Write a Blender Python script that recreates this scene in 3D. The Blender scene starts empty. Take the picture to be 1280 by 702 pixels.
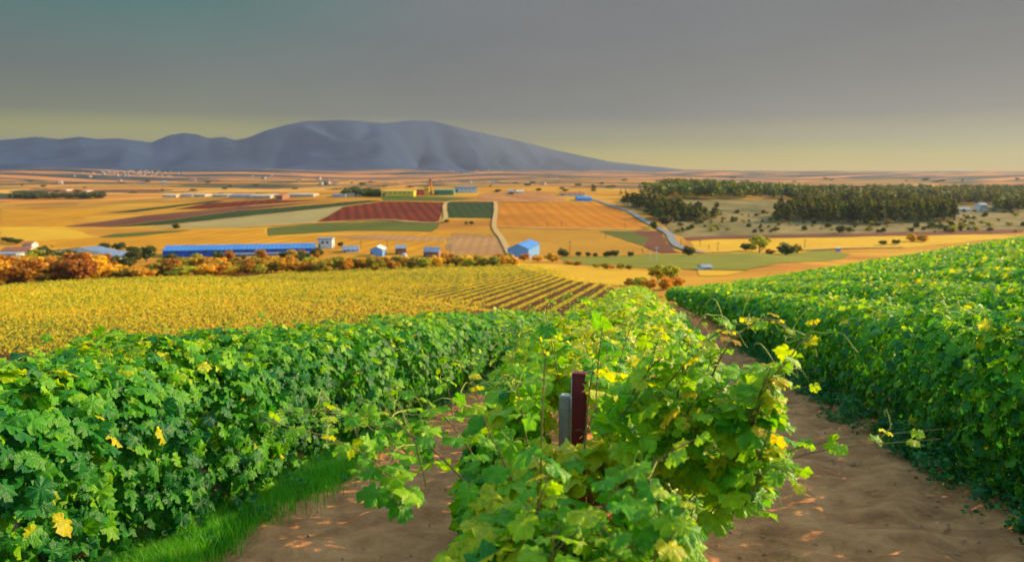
import bpy, bmesh, math, random
import numpy as np
from mathutils import Vector, Matrix, noise
R = math.radians
rng = np.random.default_rng(7)
random.seed(7)
scn = bpy.context.scene
col = scn.collection

# ------------------------------------------------------------ camera, world, sun, exposure
CAMZ = 2.15
HAZE = 0.000068
F = 995.6
PITCH = 7.95
cam_d = bpy.data.cameras.new('camera'); cam = bpy.data.objects.new('camera', cam_d); col.objects.link(cam)
cam.location = (0, 0, CAMZ); cam.rotation_euler = (R(90 - PITCH), 0, 0)
cam_d.sensor_width = 36; cam_d.lens = 28.0
cam_d.clip_start = 0.05; cam_d.clip_end = 60000
cam_d.dof.use_dof = True; cam_d.dof.focus_distance = 4.4; cam_d.dof.aperture_fstop = 2.5
scn.camera = cam
SUN_AZ, SUN_EL = 64.0, 22.0           # azimuth to the right of the view direction
sd = bpy.data.lights.new('sun', 'SUN'); sun = bpy.data.objects.new('sun', sd); col.objects.link(sun)
sd.energy = 5.0; sd.angle = R(0.6); sd.color = (1.0, 0.71, 0.33)
sv = Vector((math.sin(R(SUN_AZ)) * math.cos(R(SUN_EL)), math.cos(R(SUN_AZ)) * math.cos(R(SUN_EL)), math.sin(R(SUN_EL))))
sun.rotation_euler = sv.to_track_quat('Z', 'Y').to_euler()
scn.view_settings.view_transform = 'Standard'
scn.view_settings.look = 'None'
scn.view_settings.gamma = 1
scn.view_settings.exposure = 0.9

w = bpy.data.worlds.new('World'); scn.world = w; w.use_nodes = True
nt = w.node_tree; nt.nodes.clear()
def N(nt, typ, **kw):
    n = nt.nodes.new(typ)
    for k, v in kw.items():
        if k.startswith('i_'):
            n.inputs[int(k[2:])].default_value = v
        else: setattr(n, k, v)
    return n
def ramp(nt, stops, interp='LINEAR'):
    r = nt.nodes.new('ShaderNodeValToRGB'); cr = r.color_ramp; cr.interpolation = interp
    while len(cr.elements) < len(stops): cr.elements.new(0.5)
    for e, (p, c) in zip(cr.elements, stops):
        e.position = p; e.color = (*c, 1) if len(c) == 3 else c
    return r
def wmix(a, b, f):
    m = nt.nodes.new('ShaderNodeMix'); m.data_type = 'RGBA'
    nt.links.new(f, m.inputs[0]); nt.links.new(a, m.inputs[6]); nt.links.new(b, m.inputs[7]); return m.outputs[2]
sky = N(nt, 'ShaderNodeTexSky', sky_type='NISHITA', sun_disc=False, sun_elevation=R(SUN_EL), sun_rotation=R(SUN_AZ))
sky.air_density = 1.0; sky.dust_density = 2.0
bg = N(nt, 'ShaderNodeBackground'); bg.inputs[1].default_value = 0.15
out = N(nt, 'ShaderNodeOutputWorld'); nt.links.new(bg.outputs[0], out.inputs[0])
tc = N(nt, 'ShaderNodeTexCoord'); sep = N(nt, 'ShaderNodeSeparateXYZ'); nt.links.new(tc.outputs['Generated'], sep.inputs[0])
K = 1 / 0.15
def kc(r, g, b, s=0.58): return (r * K * s, g * K * s, b * K * s)
def mapr(src, a, b, c=0, d=1):
    m = N(nt, 'ShaderNodeMapRange'); m.clamp = True; m.interpolation_type = 'SMOOTHSTEP'
    m.inputs[1].default_value = a; m.inputs[2].default_value = b; m.inputs[3].default_value = c; m.inputs[4].default_value = d
    nt.links.new(src, m.inputs[0]); return m.outputs[0]
# a dark bank of cloud low in front; unseen sky overhead and behind brightened to fill the shade
# base colours are multiplied up through a vector scale so ramps stay below 1
elev = mapr(sep.outputs[2], 0.0, 0.26)
rgt = ramp(nt, [(0.0, (1.0, 0.66, 0.05)), (0.07, (0.72, 0.58, 0.02)), (0.14, (0.34, 0.30, 0.05)), (0.25, (0.15, 0.15, 0.135)), (0.6, (0.128, 0.137, 0.150)), (1.0, (0.138, 0.146, 0.158))])
lft = ramp(nt, [(0.0, (0.6, 0.46, 0.04)), (0.17, (0.46, 0.42, 0.02)), (0.25, (0.18, 0.185, 0.085)), (0.42, (0.12, 0.145, 0.13)), (0.7, (0.055, 0.155, 0.14)), (1.0, (0.015, 0.15, 0.145))])
lin = N(nt, 'ShaderNodeMapRange'); lin.inputs[1].default_value = 0.0; lin.inputs[2].default_value = 0.26
nt.links.new(sep.outputs[2], lin.inputs[0])
for r_ in (rgt, lft): nt.links.new(lin.outputs[0], r_.inputs[0])
side = mapr(sep.outputs[0], -0.42, 0.0)
# soft mottling of the cloud
nz = N(nt, 'ShaderNodeTexNoise'); nz.inputs['Scale'].default_value = 2.2; nz.inputs['Detail'].default_value = 4
mp = N(nt, 'ShaderNodeMapping'); mp.inputs['Scale'].default_value = (1, 1, 3.5)
nt.links.new(tc.outputs['Generated'], mp.inputs[0]); nt.links.new(mp.outputs[0], nz.inputs[0])
cl = wmix(lft.outputs[0], rgt.outputs[0], side)
sc = N(nt, 'ShaderNodeVectorMath', operation='SCALE'); nt.links.new(cl, sc.inputs[0])
mul = N(nt, 'ShaderNodeMapRange'); mul.inputs[1].default_value = 0.3; mul.inputs[2].default_value = 0.7
mul.inputs[3].default_value = K * 0.54; mul.inputs[4].default_value = K * 0.70
nt.links.new(nz.outputs[0], mul.inputs[0]); nt.links.new(mul.outputs[0], sc.inputs['Scale'])
front = mapr(sep.outputs[1], 0.15, 0.55)
low = mapr(sep.outputs[2], 0.27, 0.42, 1, 0)
fm = N(nt, 'ShaderNodeMath', operation='MULTIPLY'); nt.links.new(front, fm.inputs[0]); nt.links.new(low, fm.inputs[1])
skc = N(nt, 'ShaderNodeVectorMath', operation='MULTIPLY_ADD'); nt.links.new(sky.outputs[0], skc.inputs[0])
skc.inputs[1].default_value = (0.75, 0.95, 1.0); skc.inputs[2].default_value = (0.8, 1.35, 1.5)
fin = wmix(skc.outputs[0], sc.outputs[0], fm.outputs[0])
nt.links.new(fin, bg.inputs[0])

# ------------------------------------------------------------ helpers
def tag(o, label=None, cat=None, group=None, kind=None):
    if label: o['label'] = label
    if cat: o['category'] = cat
    if group: o['group'] = group
    if kind: o['kind'] = kind
    return o
def empty(name, loc=(0, 0, 0), rz=0.0):
    o = bpy.data.objects.new(name, None); col.objects.link(o); o.location = loc; o.rotation_euler = (0, 0, rz); o.empty_display_size = 0.3
    return o
def link(name, me, m, parent=None):
    o = bpy.data.objects.new(name, me); col.objects.link(o)
    if m is not None:
        for mm in (m if isinstance(m, (list, tuple)) else [m]): me.materials.append(mm)
    if parent is not None: o.parent = parent
    return o
def mesh(name, verts, faces, m=None, parent=None, smooth=False):
    me = bpy.data.meshes.new(name); me.from_pydata([tuple(v) for v in verts], [], [tuple(f) for f in faces]); me.update()
    if smooth: me.polygons.foreach_set('use_smooth', [True] * len(me.polygons))
    return link(name, me, m, parent)
def copy_tree(o, parent=None):
    c = o.copy(); col.objects.link(c)
    if parent is not None: c.parent = parent
    for ch in list(CH.get(o.name, [])): copy_tree(ch, c)
    return c
CH = {}
def kids(root, *chs): CH[root.name] = list(chs)

class MB:
    """collects boxes, bars and tubes into one mesh"""
    def __init__(s): s.v = []; s.f = []
    def add(s, v, f):
        b = len(s.v); s.v += [tuple(p) for p in v]; s.f += [tuple(i + b for i in q) for q in f]; return s
    def box(s, x0, x1, y0, y1, z0, z1):
        return s.add([(x0,y0,z0),(x1,y0,z0),(x1,y1,z0),(x0,y1,z0),(x0,y0,z1),(x1,y0,z1),(x1,y1,z1),(x0,y1,z1)],
                     [(0,3,2,1),(4,5,6,7),(0,1,5,4),(1,2,6,5),(2,3,7,6),(3,0,4,7)])
    def tube(s, pts, rad, n=6, cap=True):
        pts = [Vector(p) for p in pts]; rs = rad if isinstance(rad, (list, tuple)) else [rad] * len(pts)
        V = []; Fc = []; up = Vector((0.13, 0.21, 1)).normalized()
        for i, p in enumerate(pts):
            t = (pts[min(i+1, len(pts)-1)] - pts[max(i-1, 0)]).normalized()
            a = t.cross(up);  a = a if a.length > 1e-3 else t.cross(Vector((1, 0, 0)))
            a.normalize(); b = t.cross(a)
            for k in range(n):
                th = 2 * math.pi * k / n; V.append(p + (a * math.cos(th) + b * math.sin(th)) * rs[i])
        for i in range(len(pts) - 1):
            for k in range(n):
                k2 = (k + 1) % n; Fc.append((i*n+k, i*n+k2, (i+1)*n+k2, (i+1)*n+k))
        if cap: Fc.append(tuple(range(n))[::-1]); Fc.append(tuple((len(pts)-1)*n + k for k in range(n)))
        return s.add(V, Fc)
    def build(s, name, m, parent=None, smooth=False): return mesh(name, s.v, s.f, m, parent, smooth)

def mat(name, c, rough=0.85, var=0.0, scale=5.0, c2=None, bump=0.0, bscale=None, spec=0.3, stripes=None, objrand=0.0, detail=5):
    m = bpy.data.materials.new(name); m.use_nodes = True; t = m.node_tree; b = t.nodes['Principled BSDF']
    b.inputs['Roughness'].default_value = rough; b.inputs['Specular IOR Level'].default_value = spec
    b.inputs['Base Color'].default_value = (*c, 1)
    co = t.nodes.new('ShaderNodeTexCoord'); cur = None
    if var or c2:
        if c2 is None: c2 = tuple(x * (1 - var) for x in c); c = tuple(min(1, x * (1 + var)) for x in c)
        n = t.nodes.new('ShaderNodeTexNoise'); n.inputs['Scale'].default_value = scale; n.inputs['Detail'].default_value = detail; n.inputs['Roughness'].default_value = .65
        t.links.new(co.outputs['Object'], n.inputs[0])
        r = ramp(t, [(0.33, c2), (0.67, c)]); t.links.new(n.outputs[0], r.inputs[0]); cur = r.outputs[0]
    if stripes:     # (angle in degrees, period m, colour, strength): drill or plough lines
        ang, per, sc_, st = stripes
        mp = t.nodes.new('ShaderNodeMapping'); mp.inputs['Rotation'].default_value = (0, 0, R(ang)); t.links.new(co.outputs['Object'], mp.inputs[0])
        wv = t.nodes.new('ShaderNodeTexWave'); wv.inputs['Scale'].default_value = 0.314 / per; wv.inputs['Distortion'].default_value = .7
        wv.inputs['Detail'].default_value = 3; wv.inputs['Detail Scale'].default_value = 0.6
        t.links.new(mp.outputs[0], wv.inputs[0])
        mt = t.nodes.new('ShaderNodeMath'); mt.operation = 'MULTIPLY'; mt.inputs[1].default_value = st; t.links.new(wv.outputs[1], mt.inputs[0])
        mx = t.nodes.new('ShaderNodeMix'); mx.data_type = 'RGBA'; t.links.new(mt.outputs[0], mx.inputs[0])
        if cur: t.links.new(cur, mx.inputs[6])
        else: mx.inputs[6].default_value = (*c, 1)
        mx.inputs[7].default_value = (*sc_, 1); cur = mx.outputs[2]
    if objrand:
        oi = t.nodes.new('ShaderNodeObjectInfo'); hs = t.nodes.new('ShaderNodeHueSaturation')
        mr = t.nodes.new('ShaderNodeMapRange'); mr.inputs[3].default_value = 1 - objrand; mr.inputs[4].default_value = 1 + objrand
        t.links.new(oi.outputs['Random'], mr.inputs[0]); t.links.new(mr.outputs[0], hs.inputs['Value'])
        m2 = t.nodes.new('ShaderNodeMath'); m2.operation = 'MULTIPLY_ADD'; m2.inputs[1].default_value = -0.05 * min(1, objrand * 3); m2.inputs[2].default_value = 0.525
        t.links.new(oi.outputs['Random'], m2.inputs[0]); t.links.new(m2.outputs[0], hs.inputs['Hue'])
        if cur: t.links.new(cur, hs.inputs['Color'])
        else: hs.inputs['Color'].default_value = (*c, 1)
        cur = hs.outputs[0]
    if cur: t.links.new(cur, b.inputs['Base Color'])
    if bump:
        n = t.nodes.new('ShaderNodeTexNoise'); n.inputs['Scale'].default_value = bscale or scale * 3; n.inputs['Detail'].default_value = 8
        t.links.new(co.outputs['Object'], n.inputs[0]); bp = t.nodes.new('ShaderNodeBump'); bp.inputs['Strength'].default_value = 0.9; bp.inputs['Distance'].default_value = bump
        t.links.new(n.outputs[0], bp.inputs['Height']); t.links.new(bp.outputs[0], b.inputs['Normal'])
    return m

def leaf_mat(name, stops, trans=0.35, rough=0.5, veins=False, objrand=0.0, spec=0.35):
    """leaves: colour from each leaf's own tint attribute, part of the light passes through"""
    m = bpy.data.materials.new(name); m.use_nodes = True; t = m.node_tree; b = t.nodes['Principled BSDF']
    b.inputs['Roughness'].default_value = rough; b.inputs['Specular IOR Level'].default_value = spec
    a = t.nodes.new('ShaderNodeAttribute'); a.attribute_name = 'tint'
    r = ramp(t, stops); t.links.new(a.outputs['Fac'], r.inputs[0]); cur = r.outputs[0]
    if objrand:
        oi = t.nodes.new('ShaderNodeObjectInfo'); hs = t.nodes.new('ShaderNodeHueSaturation')
        mr = t.nodes.new('ShaderNodeMapRange'); mr.inputs[3].default_value = 1 - objrand; mr.inputs[4].default_value = 1 + objrand
        t.links.new(oi.outputs['Random'], mr.inputs[0]); t.links.new(mr.outputs[0], hs.inputs['Value'])
        m2 = t.nodes.new('ShaderNodeMath'); m2.operation = 'MULTIPLY_ADD'; m2.inputs[1].default_value = 0.05; m2.inputs[2].default_value = 0.475
        t.links.new(oi.outputs['Random'], m2.inputs[0]); t.links.new(m2.outputs[0], hs.inputs['Hue'])
        t.links.new(cur, hs.inputs['Color']); cur = hs.outputs[0]
    if veins:
        uv = t.nodes.new('ShaderNodeUVMap'); uv.uv_map = 'leaf'; sp = t.nodes.new('ShaderNodeSeparateXYZ'); t.links.new(uv.outputs[0], sp.inputs[0])
        def M(op, *ins):
            n = t.nodes.new('ShaderNodeMath'); n.operation = op
            for i, x in enumerate(ins):
                if isinstance(x, (int, float)): n.inputs[i].default_value = x
                else: t.links.new(x, n.inputs[i])
            return n.outputs[0]
        X = M('SUBTRACT', sp.outputs[0], 0.5); Y = M('SUBTRACT', sp.outputs[1], 0.35)
        ang = M('ABSOLUTE', M('ARCTAN2', X, Y)); rad = M('SQRT', M('ADD', M('MULTIPLY', X, X), M('MULTIPLY', Y, Y)))
        d = M('MINIMUM', M('MINIMUM', ang, M('ABSOLUTE', M('SUBTRACT', ang, 0.96))), M('ABSOLUTE', M('SUBTRACT', ang, 1.95)))
        d = M('MULTIPLY', d, rad)
        vn = t.nodes.new('ShaderNodeMapRange'); vn.inputs[1].default_value = 0.004; vn.inputs[2].default_value = 0.02; vn.inputs[3].default_value = 0.32; vn.inputs[4].default_value = 0
        t.links.new(d, vn.inputs[0])
        # side veins
        wv = M('SINE', M('MULTIPLY', M('SUBTRACT', rad, M('MULTIPLY', d, 1.2)), 70.0))
        mx = t.nodes.new('ShaderNodeMix'); mx.data_type = 'RGBA'; t.links.new(vn.outputs[0], mx.inputs[0]); t.links.new(cur, mx.inputs[6]); mx.inputs[7].default_value = (0.13, 0.30, 0.03, 1); cur = mx.outputs[2]
        bp = t.nodes.new('ShaderNodeBump'); bp.inputs['Strength'].default_value = 0.3; bp.inputs['Distance'].default_value = 0.006
        t.links.new(M('ADD', M('MULTIPLY', wv, 0.35), vn.outputs[0]), bp.inputs['Height']); t.links.new(bp.outputs[0], b.inputs['Normal'])
    # fine mottling
    co = t.nodes.new('ShaderNodeTexCoord'); n = t.nodes.new('ShaderNodeTexNoise'); n.inputs['Scale'].default_value = 40 if veins else 6; t.links.new(co.outputs['Object'], n.inputs[0])
    hs2 = t.nodes.new('ShaderNodeHueSaturation'); mr2 = t.nodes.new('ShaderNodeMapRange'); mr2.inputs[1].default_value = .3; mr2.inputs[2].default_value = .7; mr2.inputs[3].default_value = .8; mr2.inputs[4].default_value = 1.2
    t.links.new(n.outputs[0], mr2.inputs[0]); t.links.new(mr2.outputs[0], hs2.inputs['Value']); t.links.new(cur, hs2.inputs['Color']); cur = hs2.outputs[0]
    t.links.new(cur, b.inputs['Base Color'])
    tr = t.nodes.new('ShaderNodeBsdfTranslucent'); g = t.nodes.new('ShaderNodeGamma'); g.inputs[1].default_value = 0.85
    t.links.new(cur, g.inputs[0])
    wm = t.nodes.new('ShaderNodeMix'); wm.data_type = 'RGBA'; wm.blend_type = 'MULTIPLY'; wm.inputs[0].default_value = 1; wm.inputs[7].default_value = (1.75, 1.6, 0.2, 1)
    t.links.new(g.outputs[0], wm.inputs[6]); t.links.new(wm.outputs[2], tr.inputs[0])
    ms = t.nodes.new('ShaderNodeMixShader'); ms.inputs[0].default_value = trans
    t.links.new(b.outputs[0], ms.inputs[1]); t.links.new(tr.outputs[0], ms.inputs[2])
    t.links.new(ms.outputs[0], t.nodes['Material Output'].inputs[0])
    return m

# ------------------------------------------------------------ terrain height
AZ = R(9.2); SA, CA = math.sin(AZ), math.cos(AZ)
AZ2 = R(12.7); SB, CB = math.sin(AZ2), math.cos(AZ2)
SL = 0.1385
def uv_of(x, y): return x * SA + y * CA, x * CA - y * SA
def xy_of(u, v): return u * SA + v * CA, u * CA - v * SA
def sp_(t): return np.logaddexp(0, t)
def smax(a, b, k): return k * np.logaddexp(a / k, b / k)
def sstep(a, b, t):
    t = np.clip((t - a) / (b - a), 0, 1); return t * t * (3 - 2 * t)
UEND = 92.0
def snoise(a, b, s):
    return (np.sin(a * 1.7 + s * 1.3 + 1.2 * np.sin(b * 2.1 + s)) + np.sin(a * 4.1 + b * 1.9 + s * 2.7) * .6 + np.sin(a * .63 - s) * .7) / 2.3
def near_h(x, y):
    u, v = uv_of(x, y)
    uu = np.clip(u, -30, None)
    e = (0.00005 + 0.00085 * sstep(-1.0, -3.6, v)) * np.clip(uu, 0, None) ** 2
    cross = 0.190 * 2.5 * sp_((np.minimum(v, 80) - 5.0) / 2.5) - 0.34 * 1.0 * sp_((-v - 5.8) / 0.7) * 0.7
    end = 0.30 * 3 * sp_((u - UEND - 3) / 3)
    return -SL * uu - e + cross - end
def far_noise(x, y):
    return (np.sin(x * .0021 + 1.3) * np.cos(y * .0013 + .4) + .6 * np.sin(x * .0047 + y * .0018) + .5 * np.sin(y * .0039 - x * .0011 + 2))
def G(x, y):
    x = np.asarray(x, float); y = np.asarray(y, float)
    u2 = x * SB + y * CB; v2 = x * CB - y * SB
    field = CAMZ - 13 - .0745 * u2 + 0.05 * v2
    field = np.where(v2 > 30, field - 0.12 * (v2 - 30), field)
    d = np.hypot(x, y)
    plain = CAMZ - 50 + 27 * np.exp(-((x + 20) / 420) ** 2 - ((y - 1120) / 330) ** 2) + 6 * np.exp(-((x + 420) / 300) ** 2 - ((y - 900) / 250) ** 2)
    plain = plain + 13 * far_noise(x, y) * sstep(1300, 2600, d)
    plain = plain + 40 * sstep(3800, 7200, d) * sstep(2500, -2500, x) + 10 * sstep(4200, 7200, d)
    valley = smax(field, plain, 1.5)
    behind = sstep(20, -60, y)
    return smax(near_h(x, y), valley, 0.8) * (1 - behind) + behind * near_h(x, np.maximum(y, -30))
_sp, _cp = math.sin(R(PITCH)), math.cos(R(PITCH))
def ray(px, py):
    a = (px - 640) / F; b = (351 - py) / F
    return np.array([a, _cp + b * _sp, b * _cp - _sp])
TT = np.geomspace(3, 9000, 3000)
def at(px, py, tmin=100.0):
    """ground point seen at a place of the photograph (beyond tmin metres)"""
    d = ray(px, py); t = TT[TT > tmin]
    h = CAMZ + d[2] * t - G(d[0] * t, d[1] * t)
    i = np.argmax(h < 0)
    if h[i] >= 0: i = len(t) - 1
    lo, hi = t[max(i - 1, 0)], t[i]
    for _ in range(30):
        m = (lo + hi) / 2
        if CAMZ + d[2] * m - float(G(d[0] * m, d[1] * m)) < 0: hi = m
        else: lo = m
    return Vector((d[0] * hi, d[1] * hi, float(G(d[0] * hi, d[1] * hi))))
def mpp(p): return p.y * 1.0 / F * 1.0     # metres per photograph pixel at a point (approx)

# ------------------------------------------------------------ materials
M = {}
M['soil'] = mat('soil', (0.64, 0.28, 0.11), 0.95, scale=2.6, c2=(0.34, 0.13, 0.05), bump=0.05, bscale=9, spec=0.1)
M['bark'] = mat('bark', (0.10, 0.065, 0.04), 0.95, var=.3, scale=20, bump=.01)
M['cane'] = mat('cane', (0.22, 0.20, 0.05), 0.7, scale=8, c2=(0.16, 0.07, 0.03))
M['tendril'] = mat('tendril', (0.40, 0.42, 0.06), 0.6, var=.1)
M['treebark'] = mat('treebark', (0.13, 0.09, 0.06), 0.95, var=.3, scale=2)
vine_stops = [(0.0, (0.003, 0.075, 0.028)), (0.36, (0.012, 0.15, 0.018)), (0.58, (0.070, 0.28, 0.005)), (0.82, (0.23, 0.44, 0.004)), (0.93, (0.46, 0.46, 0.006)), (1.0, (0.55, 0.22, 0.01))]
M['vine'] = leaf_mat('vine_leaf', vine_stops, 0.40, 0.45, veins=True, spec=0.28)
M['gold_vine'] = leaf_mat('golden_vine_leaf', [(0.0, (0.02, 0.07, 0.004)), (0.28, (0.10, 0.17, 0.005)), (0.45, (0.42, 0.42, 0.005)), (0.75, (0.68, 0.52, 0.005)), (1.0, (0.74, 0.36, 0.005))], 0.35, 0.6)
M['green_gold'] = leaf_mat('green_golden_vine_leaf', [(0.0, (0.02, 0.06, 0.004)), (0.3, (0.16, 0.20, 0.005)), (0.6, (0.50, 0.44, 0.005)), (1.0, (0.74, 0.46, 0.005))], 0.35, 0.6)

# ------------------------------------------------------------ ground sheet (polar, finer in front)
az = np.concatenate([np.arange(-56, 56.01, 0.5), np.arange(61, 300, 6.0)]); az = np.radians(az)
rad = np.concatenate([[0.25], np.geomspace(0.5, 17000, 620)])
A, Q = np.meshgrid(az, rad); X = Q * np.sin(A); Y = Q * np.cos(A); Z = G(X, Y)
V = np.stack([X.ravel(), Y.ravel(), Z.ravel()], 1); na = len(az)
ii = np.arange(len(rad) - 1)[:, None] * na; jj = np.arange(na)[None, :]; j2 = (jj + 1) % na
Fq = np.stack([ii + jj, ii + j2, ii + na + j2, ii + na + jj], -1).reshape(-1, 4)[:, ::-1]
gm = bpy.data.meshes.new('ground'); gm.from_pydata(V.tolist() , [], Fq.tolist() + [list(range(na))]); gm.update()
gm.polygons.foreach_set('use_smooth', [True] * len(gm.polygons))
def ground_mat():
    m = bpy.data.materials.new('ground'); m.use_nodes = True; t = m.node_tree; b = t.nodes['Principled BSDF']; b.inputs['Roughness'].default_value = .95; b.inputs['Specular IOR Level'].default_value = .1
    co = t.nodes.new('ShaderNodeTexCoord'); O = co.outputs['Object']; L = t.links
    def noise(scale, det=4, vec=None, sc=None):
        n = t.nodes.new('ShaderNodeTexNoise'); n.inputs['Scale'].default_value = scale; n.inputs['Detail'].default_value = det; n.inputs['Roughness'].default_value = .6
        if sc:
            mp = t.nodes.new('ShaderNodeMapping'); mp.inputs['Scale'].default_value = sc; mp.inputs['Rotation'].default_value = (0, 0, .2); L.new(O, mp.inputs[0]); L.new(mp.outputs[0], n.inputs[0])
        else: L.new(O, n.inputs[0])
        return n.outputs[0]
    def mix(f, a, b_):
        x = t.nodes.new('ShaderNodeMix'); x.data_type = 'RGBA'; L.new(f, x.inputs[0]); L.new(a, x.inputs[6]); L.new(b_, x.inputs[7]); return x.outputs[2]
    def mr(src, a, b_, c=0, d=1):
        x = t.nodes.new('ShaderNodeMapRange'); x.inputs[1].default_value = a; x.inputs[2].default_value = b_; x.inputs[3].default_value = c; x.inputs[4].default_value = d; L.new(src, x.inputs[0]); return x.outputs[0]
    ln = t.nodes.new('ShaderNodeVectorMath'); ln.operation = 'LENGTH'; L.new(O, ln.inputs[0]); D = ln.outputs['Value']
    soil = ramp(t, [(.35, (.11, .05, .022)), (.65, (.20, .095, .045))]); L.new(noise(1.2, 8), soil.inputs[0])
    straw = ramp(t, [(.30, (.30, .105, .010)), (.5, (.44, .19, .012)), (.68, (.56, .29, .018))]); L.new(noise(.012, 6, sc=(.6, 1.6, 1)), straw.inputs[0])
    # patchwork of distant fields
    vo = t.nodes.new('ShaderNodeTexVoronoi'); vo.inputs['Scale'].default_value = 1.0; vo.inputs['Randomness'].default_value = .85
    mp = t.nodes.new('ShaderNodeMapping'); mp.inputs['Scale'].default_value = (1/330., 1/230., 1); mp.inputs['Rotation'].default_value = (0, 0, .35)
    wn = t.nodes.new('ShaderNodeTexNoise'); wn.inputs['Scale'].default_value = .0025; L.new(O, wn.inputs[0])
    wa = t.nodes.new('ShaderNodeVectorMath'); wa.operation = 'MULTIPLY_ADD'; L.new(wn.outputs[1], wa.inputs[0]); wa.inputs[1].default_value = (260, 160, 0); L.new(O, wa.inputs[2])
    L.new(wa.outputs[0], mp.inputs[0]); L.new(mp.outputs[0], vo.inputs[0])
    sx = t.nodes.new('ShaderNodeSeparateColor'); L.new(vo.outputs['Color'], sx.inputs[0])
    pr = ramp(t, [(0, (.50, .17, .02)), (.18, (.56, .26, .03)), (.32, (.04, .05, .02)), (.50, (.50, .25, .04)), (.58, (.26, .07, .02)), (.68, (.60, .29, .04)), (.78, (.03, .04, .02)), (1, (.50, .20, .03))], 'CONSTANT')
    L.new(sx.outputs[0], pr.inputs[0])
    # scrub and woods on the far slopes, dark shadow patches painted in too
    sc2 = ramp(t, [(.49, (.02, .035, .04)), (.54, (.56, .20, .04))]); L.new(noise(.0014, 8, sc=(.6, 2.4, 1)), sc2.inputs[0])
    far = mix(mr(D, 2500, 4600), pr.outputs[0], sc2.outputs[0])
    c = mix(mr(D, 900, 1500), straw.outputs[0], far)
    c = mix(mr(D, 118, 130), soil.outputs[0], c)
    L.new(c, b.inputs['Base Color'])
    bp = t.nodes.new('ShaderNodeBump'); bp.inputs['Distance'].default_value = .04; L.new(noise(8, 8), bp.inputs['Height']); L.new(bp.outputs[0], b.inputs['Normal'])
    return m
ground = link('ground', gm, ground_mat()); tag(ground, kind='structure')

# ------------------------------------------------------------ draped sheets: fields, paths, roads
def drape(name, pts, m, off, label=None, seg=None):
    """closed outline of ground points -> a sheet that follows the terrain"""
    bm = bmesh.new(); vs = [bm.verts.new((p[0], p[1], 0)) for p in pts]; f = bm.faces.new(vs)
    bmesh.ops.triangulate(bm, faces=[f])
    ymid = max(5, np.mean([math.hypot(p[0], p[1]) for p in pts])); L = seg or max(0.25, ymid * 0.02)
    for _ in range(9):
        es = [e for e in bm.edges if e.calc_length() > L]
        if not es: break
        bmesh.ops.subdivide_edges(bm, edges=es, cuts=1); bmesh.ops.triangulate(bm, faces=[q for q in bm.faces if len(q.verts) > 3])
    if len(bm.verts):
        c = np.array([v.co[:] for v in bm.verts]); 
        if ymid > 300:      # ragged field margins
            c[:, 0] += 1.6 * snoise(c[:, 0] * .05, c[:, 1] * .05, 1.); c[:, 1] += 2.6 * snoise(c[:, 0] * .06, c[:, 1] * .03, 4.)
        z = G(c[:, 0], c[:, 1])
        for v, q, zz in zip(bm.verts, c, z): v.co = (q[0], q[1], zz + off * .45)
    bmesh.ops.recalc_face_normals(bm, faces=bm.faces[:])
    for q in bm.faces:
        if q.normal.z < 0: q.normal_flip()
    me = bpy.data.meshes.new(name); bm.to_mesh(me); bm.free(); me.polygons.foreach_set('use_smooth', [True] * len(me.polygons))
    o = link(name, me, m); tag(o, kind='structure', label=label); return o
def pix(pts, tmin=150): return [at(a, b, tmin)[:2] for a, b in pts]

gold = mat('wheat', (0.60, 0.26, 0.008), .9, scale=.02, c2=(0.40, 0.17, 0.010), spec=.05, stripes=(14, 13, (0.34, 0.15, 0.012), .6))
gold_bright = mat('bright_wheat', (0.64, 0.36, 0.02), .9, scale=.03, c2=(0.52, 0.27, 0.015), spec=.05, stripes=(75, 5, (0.44, 0.24, 0.03), .45))
orange = mat('orange_stubble', (0.54, 0.185, 0.008), .9, scale=.012, c2=(0.32, 0.105, 0.010), spec=.05, stripes=(-6, 12, (0.30, 0.11, 0.012), .5))
lines = mat('drilled_stubble', (0.58, 0.28, 0.018), .9, scale=.02, c2=(0.42, 0.19, 0.014), spec=.05, stripes=(-28, 6, (0.22, 0.10, 0.02), .85))
pale = mat('pale_stubble', (0.34, 0.25, 0.10), .9, scale=.02, c2=(0.25, 0.18, 0.065), spec=.05, stripes=(60, 9, (0.30, 0.24, 0.10), .5))
redp = mat('red_plough', (0.20, 0.030, 0.008), .95, scale=.02, c2=(0.13, 0.022, 0.008), spec=.05, stripes=(-12, 9, (0.07, 0.014, 0.006), .75))
brownp = mat('brown_plough', (0.19, 0.07, 0.035), .95, scale=.02, c2=(0.12, 0.045, 0.025), spec=.05, stripes=(60, 8, (0.09, 0.03, 0.02), .5))
tanp = mat('tan_plough', (0.42, 0.22, 0.08), .95, scale=.03, c2=(0.30, 0.15, 0.06), spec=.05, stripes=(0, 6, (0.26, 0.13, 0.05), .5))
greend = mat('dark_crop', (0.028, 0.05, 0.010), .9, scale=.03, c2=(0.016, 0.035, 0.008), spec=.05, stripes=(-8, 8, (0.06, 0.06, 0.02), .5))
greeno = mat('olive_crop', (0.09, 0.10, 0.014), .9, scale=.02, c2=(0.055, 0.07, 0.012), spec=.05, stripes=(70, 9, (0.17, 0.14, 0.03), .4))
greenl = mat('meadow', (0.19, 0.17, 0.018), .9, scale=.03, c2=(0.10, 0.12, 0.012), spec=.05, stripes=(80, 6, (0.30, 0.25, 0.04), .5))
scrubm = mat('scrubland', (0.30, 0.20, 0.075), .95, scale=.02, c2=(0.07, 0.07, 0.025), spec=.05, detail=8)
earth = mat('bare_earth', (0.46, 0.20, 0.06), .95, scale=.03, c2=(0.27, 0.10, 0.035), spec=.05, detail=8)
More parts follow.
